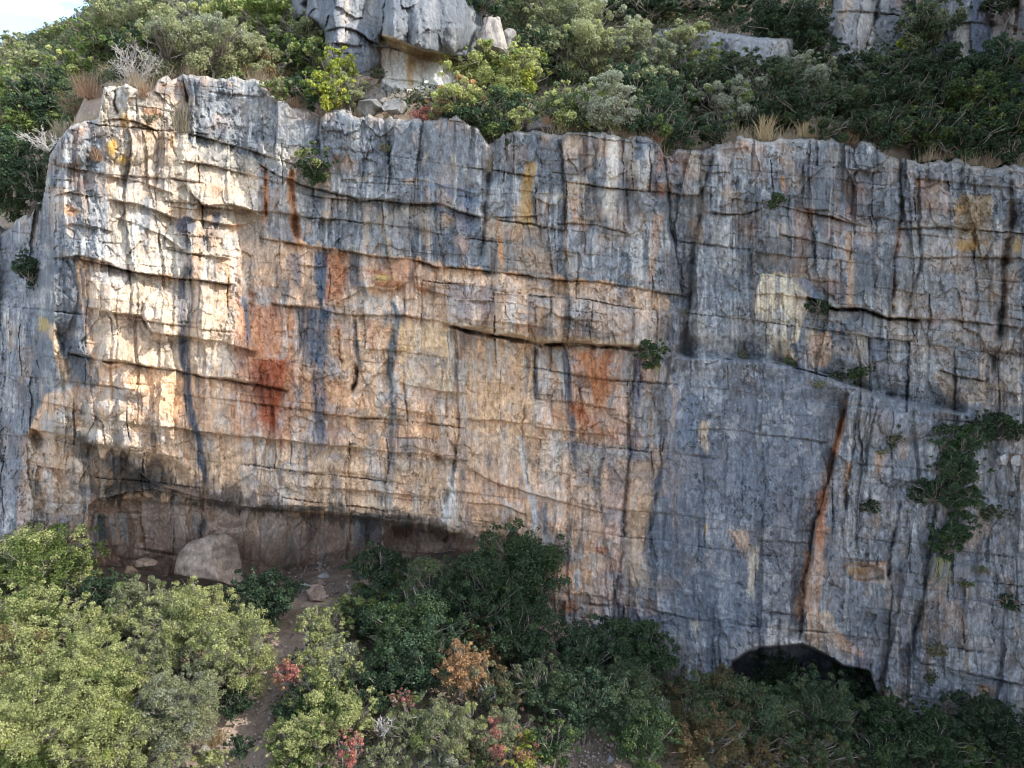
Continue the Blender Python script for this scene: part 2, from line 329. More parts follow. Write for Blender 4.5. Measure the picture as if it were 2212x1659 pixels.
# ------------------------------------------------------------------ the main cliff
K = Rock(-260, 2470, 96, 1730, 1.7, 4)
K.coarse([-300, 0, 82, 116, 230, 420, 560, 800, 970, 1010, 1200, 1400, 1500, 1600, 1830, 1860, 2030, 2090, 2212, 2500],
         [96, 250, 450, 600, 760, 900, 1000, 1110, 1250, 1450, 1730],
 [[48, 48, 43, 39.0, 38.6, 40.3, 41.6, 41.6, 41.6, 41.8, 41.4, 41.0, 41.8, 41.2, 41.0, 41.2, 41.2, 41.6, 41, 40],
  [48, 48, 43, 38.6, 38.2, 39.9, 41.2, 41.2, 41.2, 41.4, 41.0, 40.6, 41.8, 40.8, 40.6, 40.8, 41.0, 41.3, 40.6, 40],
  [47, 46, 42.5, 37.6, 37.5, 39.4, 40.6, 40.7, 40.6, 40.8, 40.6, 40.2, 41.4, 40.2, 40.2, 40.4, 40.8, 41.0, 40.2, 39.6],
  [46, 45, 42, 36.9, 36.9, 38.7, 39.9, 40.1, 39.8, 40.0, 39.8, 39.7, 40.9, 39.9, 39.9, 40.1, 40.6, 40.8, 40, 39.4],
  [45, 44, 41.4, 36.9, 36.5, 38.3, 39.4, 39.8, 39.6, 40.6, 40.6, 39.6, 40.2, 39.7, 39.6, 39.8, 40.3, 40.6, 39.8, 39.2],
  [45, 43.6, 41, 37.2, 36.7, 38.2, 39.1, 39.7, 39.5, 40.6, 40.4, 39.6, 39.2, 38.9, 38.7, 39.2, 39.6, 40.2, 39.0, 38.4],
  [44, 42.8, 41, 39.6, 38.6, 38.8, 39.2, 39.7, 39.5, 40.5, 40.3, 39.6, 39.1, 38.8, 38.6, 39.1, 39.0, 39.8, 38.6, 38],
  [43, 42, 41.2, 41.0, 41.4, 40.6, 40.0, 39.8, 39.6, 40.3, 40.1, 39.6, 39.0, 38.7, 38.5, 38.9, 38.7, 39.4, 38.2, 37.6],
  [42, 41.6, 41.4, 41.6, 43.0, 43.4, 43.5, 43.5, 42.5, 42.0, 40.0, 39.6, 39.0, 38.7, 38.5, 38.7, 38.3, 38.9, 37.8, 37.2],
  [41, 41, 41.4, 41.8, 43.2, 43.4, 43.5, 43.5, 42.5, 42.0, 39.7, 39.3, 38.9, 38.6, 38.6, 38.4, 37.9, 38.3, 37.3, 36.8],
  [41, 41, 41.4, 41.8, 43.2, 43.4, 43.5, 43.5, 42.5, 42.0, 39.7, 39.3, 38.9, 38.6, 38.6, 38.2, 37.7, 38.0, 37, 36.5]])
RIM = [(-260, 560), (0, 495), (60, 478), (96, 420), (106, 330), (150, 262), (212, 246), (224, 182), (262, 176), (300, 196), (332, 182), (380, 160), (440, 168), (560, 184),
       (640, 232), (690, 244), (740, 236), (790, 252), (830, 262), (845, 252), (930, 250), (985, 256), (1032, 280), (1056, 306), (1078, 300), (1092, 286), (1150, 278), (1210, 284), (1300, 284),
       (1392, 300), (1425, 318), (1440, 332), (1520, 330), (1545, 318), (1600, 302), (1640, 308), (1710, 298), (1790, 298), (1880, 318), (1935, 348), (1990, 362), (2040, 345), (2090, 358), (2180, 362), (2212, 366), (2470, 380)]
# ---- colours of the rock: grey weathered skin, tan fresh limestone
G0 = [(-260, 0), (2500, 0), (2500, 1750), (1180, 1750), (1190, 1400), (1300, 1330), (1355, 1210), (1395, 1130), (1425, 980), (1445, 800), (1440, 720), (1450, 640), (1300, 605), (1150, 595), (1000, 580), (900, 560),
      (700, 535), (600, 520), (540, 480), (560, 380), (470, 370), (380, 300), (300, 240), (230, 260), (240, 420), (235, 560), (160, 560), (175, 700), (215, 830), (110, 850), (55, 930), (40, 1080), (50, 1250), (-260, 1300)]
K.paint(G0, GREY, 1, 10, .75)
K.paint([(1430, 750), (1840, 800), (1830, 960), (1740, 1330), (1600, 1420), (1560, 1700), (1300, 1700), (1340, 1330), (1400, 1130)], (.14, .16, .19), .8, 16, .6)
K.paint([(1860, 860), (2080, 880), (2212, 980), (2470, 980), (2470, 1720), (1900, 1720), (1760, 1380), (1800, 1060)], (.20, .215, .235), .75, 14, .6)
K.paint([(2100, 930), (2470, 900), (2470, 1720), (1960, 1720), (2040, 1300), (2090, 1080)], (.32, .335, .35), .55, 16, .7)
K.paint([(-260, 480), (100, 470), (60, 930), (20, 1150), (-260, 1250)], (.17, .185, .205), .9, 10, .5)
K.paint([(220, 175), (400, 165), (410, 300), (380, 520), (500, 500), (560, 460), (600, 560), (470, 620), (230, 570), (236, 420), (210, 240)], (.42, .37, .30), .85, 12, .7)
K.paint([(380, 300), (560, 340), (560, 480), (400, 500)], (.50, .45, .37), .8, 10, .5)
K.paint([(560, 370), (660, 380), (650, 540), (560, 540)], (.24, .22, .21), .6, 10, .8)
K.paint([(190, 580), (470, 620), (545, 700), (540, 830), (200, 780)], (.50, .42, .33), .8, 14, .6)
K.paint([(480, 520), (700, 530), (980, 600), (1440, 640), (1400, 750), (1180, 735), (960, 700), (500, 690)], (.54, .40, .29), .75, 12, .7)
K.paint([(520, 660), (640, 655), (650, 800), (700, 820), (690, 940), (540, 930), (520, 800)], (.46, .27, .17), .8, 14, .7)
K.paint([(860, 690), (985, 700), (985, 850), (870, 830)], (.58, .43, .26), .7, 8, .4)
K.paint([(990, 730), (1150, 745), (1150, 1000), (1000, 1000)], (.60, .42, .27), .9, 6, .4)
K.paint([(1000, 1010), (1300, 1110), (1330, 1330), (1200, 1330), (1190, 1200), (1000, 1150)], (.58, .37, .24), .8, 10, .6)
K.paint([(1160, 750), (1350, 755), (1360, 1200), (1180, 1120)], (.56, .42, .32), .7, 12, .8)
K.paint([(1330, 780), (1420, 780), (1400, 1180), (1330, 1340), (1290, 1330)], PINK, .7, 10, .8)
K.paint([(1370, 1000), (1430, 1000), (1390, 1170), (1350, 1200)], OCHRE, .5, 8, .8)
K.paint([(100, 880), (540, 940), (900, 970), (1000, 1010), (980, 1150), (640, 1100), (400, 1060), (120, 950)], (.56, .42, .30), .8, 12, .6)
K.paint([(60, 930), (190, 960), (210, 1250), (20, 1250)], (.42, .32, .25), .85, 12, .7)
K.paint([(190, 1070), (560, 1100), (1040, 1160), (1010, 1210), (640, 1240), (380, 1290), (200, 1250)], (.36, .25, .19), .9, 8, .5)
K.paint([(1410, 740), (1450, 740), (1440, 1000), (1380, 1000)], (.26, .25, .24), .5, 8, .8)
# cream / pale scars in the grey
for a in [([(20, 960), (15, 1150)], 10, 14, (.36, .36, .35), .8), ([(70, 940), (76, 1160)], 14, 16, (.46, .40, .33), .7), ([(45, 960), (40, 1180)], 7, 8, (.40, .27, .20), .7), ([(10, 1050), (12, 1170)], 8, 8, (.42, .42, .42), .7)]: ST.append(a) if False else K.streak(*a)
for pl in ([(1640, 590), (1745, 590), (1750, 640), (1690, 720), (1735, 790), (1640, 740)], [(1630, 640), (1745, 645), (1730, 740), (1650, 760)]): K.paint(pl, (.56, .49, .37), .9, 6, .5)
K.paint([(1752, 716), (1795, 716), (1806, 790), (1750, 795)], (.46, .29, .18), .6, 8, .7); K.paint([(1660, 745), (1720, 755), (1720, 785), (1665, 775)], ORANGE, .4, 8, .6)
K.paint([(1530, 460), (1600, 460), (1600, 600), (1540, 590)], LGREY, .6, 8, .6); K.paint([(1216, 315), (1246, 315), (1246, 360), (1216, 360)], LGREY, .8, 3, .3)
K.paint([(1235, 430), (1400, 330), (1420, 540), (1240, 540)], (.24, .245, .25), .5, 12, .8)
K.paint([(1945, 470), (2200, 480), (2200, 830), (1930, 800)], (.28, .275, .265), .6, 12, .8)
K.paint([(1925, 690), (2120, 700), (2150, 860), (1930, 830)], (.30, .30, .29), .6, 12, .7)
K.paint([(2060, 430), (2140, 420), (2145, 545), (2070, 540)], (.42, .30, .16), .6, 10, .6)
K.paint([(2120, 690), (2160, 700), (2175, 850), (2115, 830)], (.40, .30, .23), .7, 8, .6); K.paint([(2000, 800), (2230, 830), (2230, 880), (2050, 865)], (.38, .30, .23), .7, 8, .6)
K.paint([(2140, 680), (2212, 690), (2212, 1000), (2120, 900)], (.30, .26, .22), .5, 10, .7)
K.paint([(1750, 1140), (1790, 1140), (1770, 1330), (1880, 1420), (1780, 1400), (1735, 1380)], (.46, .30, .21), .8, 6, .6)
K.paint([(1735, 1320), (1800, 1320), (1810, 1360), (1850, 1440), (1740, 1400)], (.46, .35, .26), .8, 8, .6)
K.paint([(1580, 1370), (1740, 1340), (1740, 1400), (1590, 1430)], (.38, .34, .31), .7, 8, .6)
K.paint([(1610, 1140), (1740, 1165), (1735, 1340), (1650, 1330)], (.17, .145, .135), .8, 12, .7)
K.paint([(1822, 1215), (1915, 1210), (1912, 1262), (1840, 1255)], (.42, .28, .19), .9, 5, .3)
K.paint([(2110, 1475), (2150, 1480), (2145, 1510), (2115, 1500)], ORANGE, .7, 5, .4)
# general run-off streaks, generated
fs = fbm(K.UW / 5.5, K.V / 75, 66, 3); dk = sm(K.strk + .5 * K.strk2 + .35 * fs, .0, .45); lt = sm(-K.strk - .4 * K.strk2 + .35 * fs, .0, .42)
lo = sm(fbm(K.U / 150, K.V / 130, 61, 3), -.1, .35); lo2 = sm(fbm(K.U / 120, K.V / 140, 62, 3), -.1, .35)
K.C = K.C * (1 - (dk * lo * .78)[..., None]) + np.array(SLATE) * (dk * lo * .78)[..., None]
K.C = K.C * (1 - (lt * lo2 * .55)[..., None]) + np.array((.56, .55, .52)) * (lt * lo2 * .55)[..., None]
g = sm(fbm(K.U / 26, K.V / 80, 63, 4), .18, .42) * sm(fbm(K.U / 200, K.V / 200, 64, 2), -.1, .3) * .35
K.C = K.C * (1 - g[..., None]) + np.array((.44, .30, .19)) * g[..., None]
fl_ = (sm(K.fine, .3, .9) * .36 * lo)[..., None]; K.C = K.C * (1 - fl_) + np.array((.10, .105, .115)) * fl_
fl_ = (sm(-K.fine, .3, .9) * .34 * lo2)[..., None]; K.C = K.C * (1 - fl_) + np.array((.60, .59, .56)) * fl_
sd_ = (sm(fbm(K.U / 12, K.V / 20, 67, 5, .7), .06, .3) * .28)[..., None]; K.C = K.C * (1 - sd_ * .75)
sp_ = sm(fbm(K.U / 8, K.V / 10, 65, 5, .7), .08, .34) * .42
K.C = K.C * (1 - sp_[..., None]) + K.C * 1.75 * sp_[..., None] + .03 * sp_[..., None]
RG = [([(1450, 790), (1820, 820), (1800, 1000), (1740, 1300), (1500, 1360), (1400, 1330), (1440, 1000)], .42, 20), ([(1000, 740), (1150, 750), (1150, 1000), (1300, 1120), (1300, 1300), (1190, 1200), (1000, 1150)], .3, 12),
 ([(860, 690), (985, 700), (985, 850), (870, 830)], .4, 8), ([(400, 180), (690, 250), (680, 350), (560, 330), (400, 280)], .35, 8), ([(190, 580), (470, 620), (545, 700), (540, 930), (200, 900)], .55, 14),
 ([(2080, 950), (2470, 950), (2470, 1700), (1960, 1700)], .6, 20), ([(190, 1070), (1040, 1160), (1010, 1240), (380, 1300), (200, 1250)], .8, 6), ([(848, 262), (1030, 285), (1030, 380), (848, 390)], .35, 8), ([(1560, 1400), (1900, 1440), (1900, 1560), (1560, 1560)], 1, 6)]
K.warm = 1 - .75 * np.clip(sm(K.UW, 1420, 1500) * sm(K.VW, 720, 800), 0, 1) - .35 * sm(K.UW, 1420, 1500) * (1 - sm(K.VW, 720, 800)); K.warm = np.maximum(K.warm - .7 * sm(-K.UW, -100, -60), .1)
up_ = 1 - .55 * sm(K.VW, 560, 640); rr_ = np.clip(K.rough, .3, 1)
rt_ = 1 + .7 * sm(K.UW, 1840, 1880) * sm(K.VW, 820, 900); K.plates(74, 210, .58, 41, up_ * rr_ * rt_); K.plates(150, 330, .55, 44, rr_ * rt_); K.plates(26, 60, .13, 47, rr_ * rt_)
fz = np.clip(.35 + 1.5 * sm(fbm(K.U / 140, K.V / 120, 71, 3), -.25, .45), .3, 1.4); r0 = K.rough.copy()
for a in RG: K.ramp(*a)
r1 = K.rough.copy(); K.rough = r1 * (.55 + .45 * fz)
K.blocks(104, 84, .12, .26, .42, 11, 1.0, 1.6, True)
K.rough = r1 * np.clip(fz - .3, 0, 1)
K.rough = r1 * (.6 + .5 * fz); K.facets(46, 70, .17, 21, .04); K.facets(17, 23, .075, 25, .02)
K.rough = r1 * np.clip(fz - .3, 0, 1)
K.blocks(31, 37, .10, .075, .12, 12, .6, 1.2, True)
K.rough = r1
vf = fbm(K.U / 9 + .8 * fbm(K.U / 60, K.V / 120, 5, 2), K.V / 420, 91, 3, .6); vm = sm(fbm(K.U / 110, K.V / 120, 92, 3), -.12, .35)
for c_, m_, a_ in (((.055, .062, .075), sm(vf, .26, .46), .7), ((.62, .61, .58), sm(-vf, .3, .5), .42), ((.42, .27, .17), sm(fbm(K.U / 13, K.V / 300, 93, 3), .25, .42), .5)):
    m_ = (m_ * vm * a_ * np.clip(.8 + .5 * K.fine, .2, 1) * np.clip(K.warm if c_[0] == .42 else 1, .2, 1) * np.clip(1.35 * K.rough - .35, .1, 1))[..., None]; K.C = K.C * (1 - m_) + np.array(c_) * m_
K.paint([(500, 640), (600, 655), (640, 700), (640, 960), (520, 940), (500, 800)], (.42, .21, .12), .45, 26, 1.4); K.paint([(860, 560), (960, 590), (880, 640), (780, 620), (690, 640), (700, 550)], (.42, .23, .13), .42, 20, 1.4)
K.paint([(1240, 760), (1340, 765), (1330, 960), (1240, 930)], (.42, .22, .13), .45, 22, 1.4); K.paint([(700, 820), (760, 820), (760, 960), (700, 950)], (.44, .25, .15), .5, 12, .9); K.paint([(1040, 480), (1180, 480), (1190, 600), (1060, 590)], (.30, .24, .18), .4, 12, .9)
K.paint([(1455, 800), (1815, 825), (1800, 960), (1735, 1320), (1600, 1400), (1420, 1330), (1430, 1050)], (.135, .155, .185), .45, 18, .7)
li_ = (sm(fbm(K.U / 24, K.V / 26, 141, 5, .72), .12, .3) * sm(fbm(K.U / 200, K.V / 180, 142, 2), -.3, .3) * .42)[..., None]; K.C = K.C * (1 - li_) + np.array((.42, .43, .43)) * li_
li_ = (sm(fbm(K.U / 20, K.V / 40, 143, 5, .72), .14, .32) * sm(fbm(K.U / 160, K.V / 140, 144, 2), -.2, .3) * .22)[..., None]; K.C = K.C * (1 - li_) + np.array((.09, .085, .08)) * li_
# ---- streaks one can point to, painted sunlit slivers among them   (path, half width top, bottom, colour, strength)
ST = [([(392, 600), (395, 700), (400, 760)], 9, 11, (.10, .11, .13), .8), ([(398, 728), (402, 800), (412, 880), (430, 960), (450, 1060)], 13, 9, (.07, .085, .11), .95),
 ([(128, 570), (150, 640), (140, 720), (165, 790), (195, 835)], 26, 16, (.10, .11, .125), .95), ([(177, 580), (182, 640), (195, 720)], 5, 4, (.12, .12, .13), .7),
 ([(110, 700), (122, 760), (138, 815)], 9, 7, (.50, .38, .26), .9), ([(525, 640), (535, 700), (538, 750)], 6, 5, (.13, .15, .18), .8),
 ([(570, 660), (575, 720), (560, 800)], 34, 20, (.40, .20, .12), .5), ([(612, 660), (620, 730)], 20, 12, (.36, .18, .10), .4),
 ([(585, 775), (590, 840), (582, 900), (590, 930)], 48, 16, (.26, .085, .045), 1), ([(560, 800), (565, 860), (590, 890)], 26, 12, (.17, .07, .05), .7), ([(600, 870), (620, 870), (640, 880)], 14, 10, RUST, .5),
 ([(655, 662), (662, 720), (668, 790)], 16, 20, (.09, .09, .10), .9), ([(695, 665), (690, 740), (690, 800)], 24, 18, (.09, .11, .14), .95), ([(688, 800), (692, 870), (690, 930), (700, 965)], 17, 15, (.12, .125, .145), .85),
 ([(694, 540), (692, 600), (698, 655)], 13, 16, (.08, .10, .13), .95), ([(770, 545), (765, 600), (785, 640)], 14, 14, (.08, .095, .11), .9), ([(845, 650), (860, 690), (845, 760), (842, 830)], 6, 11, (.11, .13, .14), .95),
 ([(852, 815), (848, 900), (846, 1000), (842, 1100)], 10, 9, (.15, .16, .17), .7), ([(856, 800), (862, 870)], 8, 5, (.45, .45, .43), .6),
 ([(768, 690), (770, 760), (776, 800)], 7, 5, (.09, .09, .10), .8), ([(730, 700), (728, 770)], 6, 6, RUST, .4), ([(800, 690), (806, 780)], 14, 8, (.34, .20, .14), .6),
 ([(635, 545), (640, 620)], 14, 10, (.14, .14, .16), .7), ([(615, 600), (622, 650)], 8, 12, (.13, .14, .15), .8), ([(725, 545), (728, 610), (722, 650)], 22, 18, (.38, .17, .09), .8),
 ([(860, 560), (855, 620)], 30, 30, (.36, .19, .11), .6), ([(805, 580), (830, 600), (850, 625)], 22, 28, (.38, .18, .10), .8), ([(890, 560), (885, 620)], 7, 7, (.15, .10, .08), .7),
 ([(572, 370), (575, 430), (570, 480)], 6, 8, (.40, .19, .09), .8), ([(628, 365), (630, 430), (640, 520)], 8, 12, (.42, .23, .13), .85), ([(600, 400), (590, 470)], 8, 8, (.40, .30, .22), .5),
 ([(795, 440), (790, 540)], 9, 7, (.38, .29, .22), .7), ([(820, 460), (835, 520), (845, 560)], 5, 5, (.36, .30, .22), .7), ([(915, 450), (922, 550)], 8, 6, (.40, .32, .23), .6),
 ([(960, 450), (1000, 470), (1010, 510)], 34, 24, (.12, .155, .22), .7), ([(925, 395), (990, 410), (1020, 450)], 40, 30, (.12, .15, .20), .7), ([(985, 385), (980, 460)], 4, 4, (.5, .46, .38), .7),
 ([(980, 330), (985, 380)], 5, 6, (.44, .39, .33), .7), ([(920, 330), (915, 370)], 5, 5, (.45, .41, .33), .7), ([(1032, 280), (1030, 360)], 3, 2, (.5, .5, .48), .6), ([(893, 285), (890, 320)], 3, 3, OCHRE, .6),
 ([(1145, 350), (1135, 420), (1140, 500)], 13, 14, (.40, .26, .11), .85), ([(1120, 440), (1115, 520)], 12, 12, (.35, .24, .14), .6), ([(1080, 470), (1082, 520)], 6, 5, (.42, .26, .16), .7), ([(1082, 510), (1085, 580)], 4, 4, ORANGE, .7),
 ([(1240, 430), (1242, 490)], 8, 8, (.42, .29, .22), .8), ([(1330, 285), (1322, 380), (1312, 480)], 12, 15, (.55, .51, .45), .85), ([(1408, 320), (1396, 370), (1380, 420)], 9, 10, (.50, .47, .42), .7),  # the two long pale strips on the noses are sunlight painted as colour
 ([(1425, 460), (1415, 540), (1400, 620)], 12, 9, (.38, .27, .20), .7), ([(1490, 330), (1510, 390)], 22, 10, (.42, .37, .31), .8), ([(1500, 470), (1510, 520)], 14, 10, (.40, .31, .23), .7), ([(1440, 540), (1450, 620)], 18, 14, (.13, .12, .12), .7),
 ([(1835, 500), (1838, 620), (1835, 665)], 9, 12, (.42, .30, .21), .8), ([(1690, 380), (1695, 415)], 10, 6, (.46, .28, .17), .8), ([(1870, 540), (1868, 650)], 22, 26, (.11, .125, .14), .7),
 ([(1760, 360), (1775, 440)], 18, 20, (.12, .13, .145), .5), ([(1880, 330), (1890, 470)], 26, 22, (.12, .135, .15), .6), ([(1942, 490), (1940, 550)], 9, 9, (.42, .29, .22), .7), ([(1962, 470), (1965, 530)], 9, 7, (.12, .14, .19), .7), 
 ([(2035, 370), (2032, 440)], 4, 4, (.5, .49, .46), .7), ([(1780, 620), (1770, 600), (1810, 570)], 30, 30, (.13, .15, .17), .3), ([(1735, 600), (1760, 660)], 20, 10, (.13, .16, .21), .6),
 ([(1205, 755), (1218, 800), (1228, 870)], 20, 12, (.47, .47, .46), .7), ([(1222, 755), (1224, 800), (1230, 870), (1240, 960), (1242, 1010)], 10, 8, (.10, .10, .115), .85),
 ([(1262, 760), (1290, 830), (1295, 880)], 24, 18, (.40, .19, .10), .85), ([(1310, 755), (1305, 800), (1310, 850)], 10, 8, (.36, .15, .08), .7), ([(1240, 870), (1270, 920), (1280, 935)], 16, 24, (.36, .15, .08), .85), ([(1155, 745), (1158, 860)], 5, 5, (.12, .13, .14), .8),
 ([(1195, 930), (1205, 1010)], 16, 14, (.50, .48, .45), .6), ([(1128, 940), (1140, 1060), (1160, 1140)], 6, 6, (.50, .49, .47), .8), ([(1152, 1070), (1152, 1160)], 5, 5, (.45, .46, .48), .7), ([(1060, 735), (1062, 770)], 10, 9, (.47, .48, .46), .8), 
 ([(1355, 760), (1350, 860)], 14, 8, (.25, .25, .25), .6), ([(1383, 760), (1375, 900), (1370, 1000)], 8, 5, (.17, .17, .20), .8), ([(1400, 860), (1392, 960)], 10, 6, (.30, .32, .33), .5), ([(1415, 830), (1420, 890)], 14, 18, (.12, .11, .11), .7), ([(1430, 1010), (1415, 1060)], 10, 8, (.12, .15, .20), .6), ([(1440, 790), (1455, 860), (1450, 940)], 8, 6, (.36, .29, .23), .5),
 ([(978, 1010), (975, 1080), (968, 1140)], 6, 22, (.56, .55, .52), .9), ([(985, 1000), (978, 1060)], 4, 4, (.06, .06, .07), .7), ([(1030, 940), (1035, 960)], 8, 4, WHITE, .3),
 ([(650, 1000), (655, 1080)], 12, 16, (.50, .44, .37), .7), ([(608, 1050), (614, 1085)], 6, 8, (.54, .49, .42), .7), ([(800, 965), (820, 1060)], 16, 18, (.40, .38, .36), .6), ([(838, 1040), (842, 1110)], 14, 18, (.50, .46, .41), .5), ([(905, 1040), (900, 1110)], 8, 12, (.48, .46, .42), .6), ([(960, 870), (955, 960)], 5, 6, (.50, .48, .43), .6), ([(878, 825), (880, 880)], 9, 9, (.48, .48, .45), .6), ([(1020, 740), (1000, 860)], 8, 5, (.44, .38, .31), .3),
 ([(1522, 910), (1520, 970)], 11, 11, (.46, .38, .29), .85), ([(1595, 1145), (1610, 1200)], 22, 12, (.44, .33, .25), .9), ([(1628, 1180), (1625, 1250), (1622, 1300)], 12, 10, (.48, .43, .35), .9), ([(1500, 1340), (1502, 1360)], 10, 6, (.5, .44, .36), .8), ([(1528, 1132), (1526, 1152)], 4, 3, OCHRE, .8),
 ([(1830, 860), (1805, 960), (1780, 1080), (1760, 1180)], 8, 14, (.27, .17, .12), .7, .9), ([(1822, 900), (1800, 1000)], 8, 8, (.42, .21, .12), .8), ([(1775, 1060), (1770, 1150), (1768, 1190)], 13, 14, (.40, .20, .12), .75, .9), ([(1745, 1190), (1742, 1270), (1730, 1330)], 10, 14, (.40, .26, .18), .8),
 ([(1835, 1000), (1825, 1060)], 7, 5, (.44, .27, .17), .7), ([(1900, 975), (1895, 1030)], 14, 10, (.44, .32, .23), .8), ([(1690, 1060), (1680, 1200)], 18, 24, (.12, .115, .13), .5), ([(1540, 980), (1530, 1100)], 22, 20, (.115, .13, .155), .5), ([(1600, 830), (1590, 900)], 40, 30, (.12, .135, .16), .4), ([(1500, 850), (1480, 960)], 16, 12, (.12, .15, .20), .5),
 ([(250, 1005), (300, 1040)], 10, 26, (.07, .07, .07), .5), ([(215, 1110), (222, 1180)], 18, 16, (.10, .13, .13), .9), ([(262, 1110), (268, 1170)], 11, 9, (.44, .43, .42), .8), ([(440, 1120), (430, 1160)], 8, 10, (.10, .12, .13), .7), ([(425, 1110), (415, 1160)], 6, 6, (.40, .42, .42), .6),
 ([(790, 1110), (795, 1180)], 34, 26, (.09, .10, .12), .8), ([(770, 1120), (772, 1185)], 6, 5, (.30, .30, .30), .8), ([(575, 1120), (578, 1180)], 4, 4, (.36, .38, .40), .7), ([(640, 1120), (620, 1200)], 6, 5, (.38, .36, .34), .5), ([(680, 1110), (660, 1180)], 14, 10, (.12, .10, .10), .6),
 ([(262, 960), (290, 1010), (350, 1060)], 8, 10, (.40, .37, .34), .5), ([(150, 1000), (160, 1080)], 10, 8, (.38, .36, .34), .5), ([(100, 1010), (110, 1100)], 10, 8, (.46, .44, .41), .6), ([(30, 960), (10, 1100)], 20, 24, (.15, .165, .19), .6)]
for a in ST: K.streak(*a)
K.paint([(190, 1085), (560, 1105), (1040, 1165), (1010, 1215), (640, 1250), (380, 1300), (200, 1260)], (.56, .42, .34), .5, 10, .9)
for a in ST:
    if a[0][0][1] > 1095 and a[0][0][0] < 1040: K.streak(*a)
K.paint([(960, 690), (1100, 712), (1170, 726), (1330, 735), (1400, 748), (1330, 752), (1170, 745), (1010, 716)], (.46, .36, .25), .7, 5, .8)
K.paint([(240, 975), (330, 1005), (420, 1050), (640, 1088), (900, 1118), (1036, 1170), (900, 1148), (640, 1118), (420, 1090), (330, 1062), (230, 1085), (170, 1010), (150, 960)], (.085, .072, .065), .72, 16, 1.1)  # black stains and the shade under the cave roof lip, painted together
for a in [([(300, 1120), (306, 1180)], 12, 14, (.46, .34, .26), .8), ([(350, 1110), (352, 1190)], 14, 12, (.42, .30, .23), .7), ([(240, 1110), (244, 1185)], 5, 5, (.42, .42, .42), .8), ([(205, 1100), (206, 1200)], 6, 8, (.40, .39, .38), .7), ([(480, 1170), (476, 1250)], 60, 70, (.50, .40, .33), .7), ([(540, 1130), (545, 1210)], 16, 20, (.46, .32, .24), .7), ([(600, 1125), (602, 1200)], 8, 9, (.44, .36, .30), .6), ([(660, 1130), (655, 1200)], 9, 10, (.40, .30, .24), .6), ([(720, 1130), (716, 1195)], 14, 16, (.38, .25, .18), .7), ([(870, 1140), (880, 1180)], 20, 20, (.20, .11, .08), .6), ([(960, 1150), (970, 1180)], 30, 30, (.22, .13, .10), .6)]: K.streak(*a)
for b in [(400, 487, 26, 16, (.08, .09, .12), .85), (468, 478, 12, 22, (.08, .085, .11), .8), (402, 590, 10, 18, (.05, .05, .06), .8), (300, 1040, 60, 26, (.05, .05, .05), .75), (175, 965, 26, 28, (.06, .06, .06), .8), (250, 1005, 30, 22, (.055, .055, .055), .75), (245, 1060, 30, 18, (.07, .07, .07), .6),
          (460, 1085, 70, 10, (.06, .055, .05), .6), (620, 1098, 120, 7, (.05, .045, .04), .8), (850, 1118, 60, 6, (.06, .055, .05), .7), (240, 320, 14, 22, (.50, .30, .08), .8), (265, 345, 20, 10, (.48, .33, .10), .7), (268, 260, 10, 26, (.55, .36, .17), .7), (370, 300, 8, 24, (.52, .34, .20), .6), (150, 455, 20, 10, (.45, .24, .12), .6), (95, 700, 12, 20, (.42, .32, .12), .7), (2090, 530, 30, 16, (.42, .25, .08), .6), (2200, 530, 12, 24, (.42, .27, .10), .6), (2075, 450, 16, 8, (.42, .25, .08), .5),  # flat dark blobs along the roof lip deepen its painted shade line
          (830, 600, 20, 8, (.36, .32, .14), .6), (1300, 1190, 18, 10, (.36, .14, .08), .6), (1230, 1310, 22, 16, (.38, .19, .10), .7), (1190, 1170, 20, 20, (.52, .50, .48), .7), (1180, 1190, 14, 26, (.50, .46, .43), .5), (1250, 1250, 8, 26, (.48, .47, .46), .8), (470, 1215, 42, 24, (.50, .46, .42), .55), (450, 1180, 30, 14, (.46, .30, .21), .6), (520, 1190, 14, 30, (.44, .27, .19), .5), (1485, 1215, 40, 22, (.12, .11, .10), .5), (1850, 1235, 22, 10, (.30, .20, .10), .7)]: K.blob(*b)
K.Y += .10 * K.rough * ridged(K.UW / 19, K.V / 150, 81, 3) * sm(fbm(K.U / 110, K.V / 90, 82, 2), -.35, .2)
K.C *= (1 + .05 * fbm(K.U / 5, K.V / 5, 90, 2))[..., None]
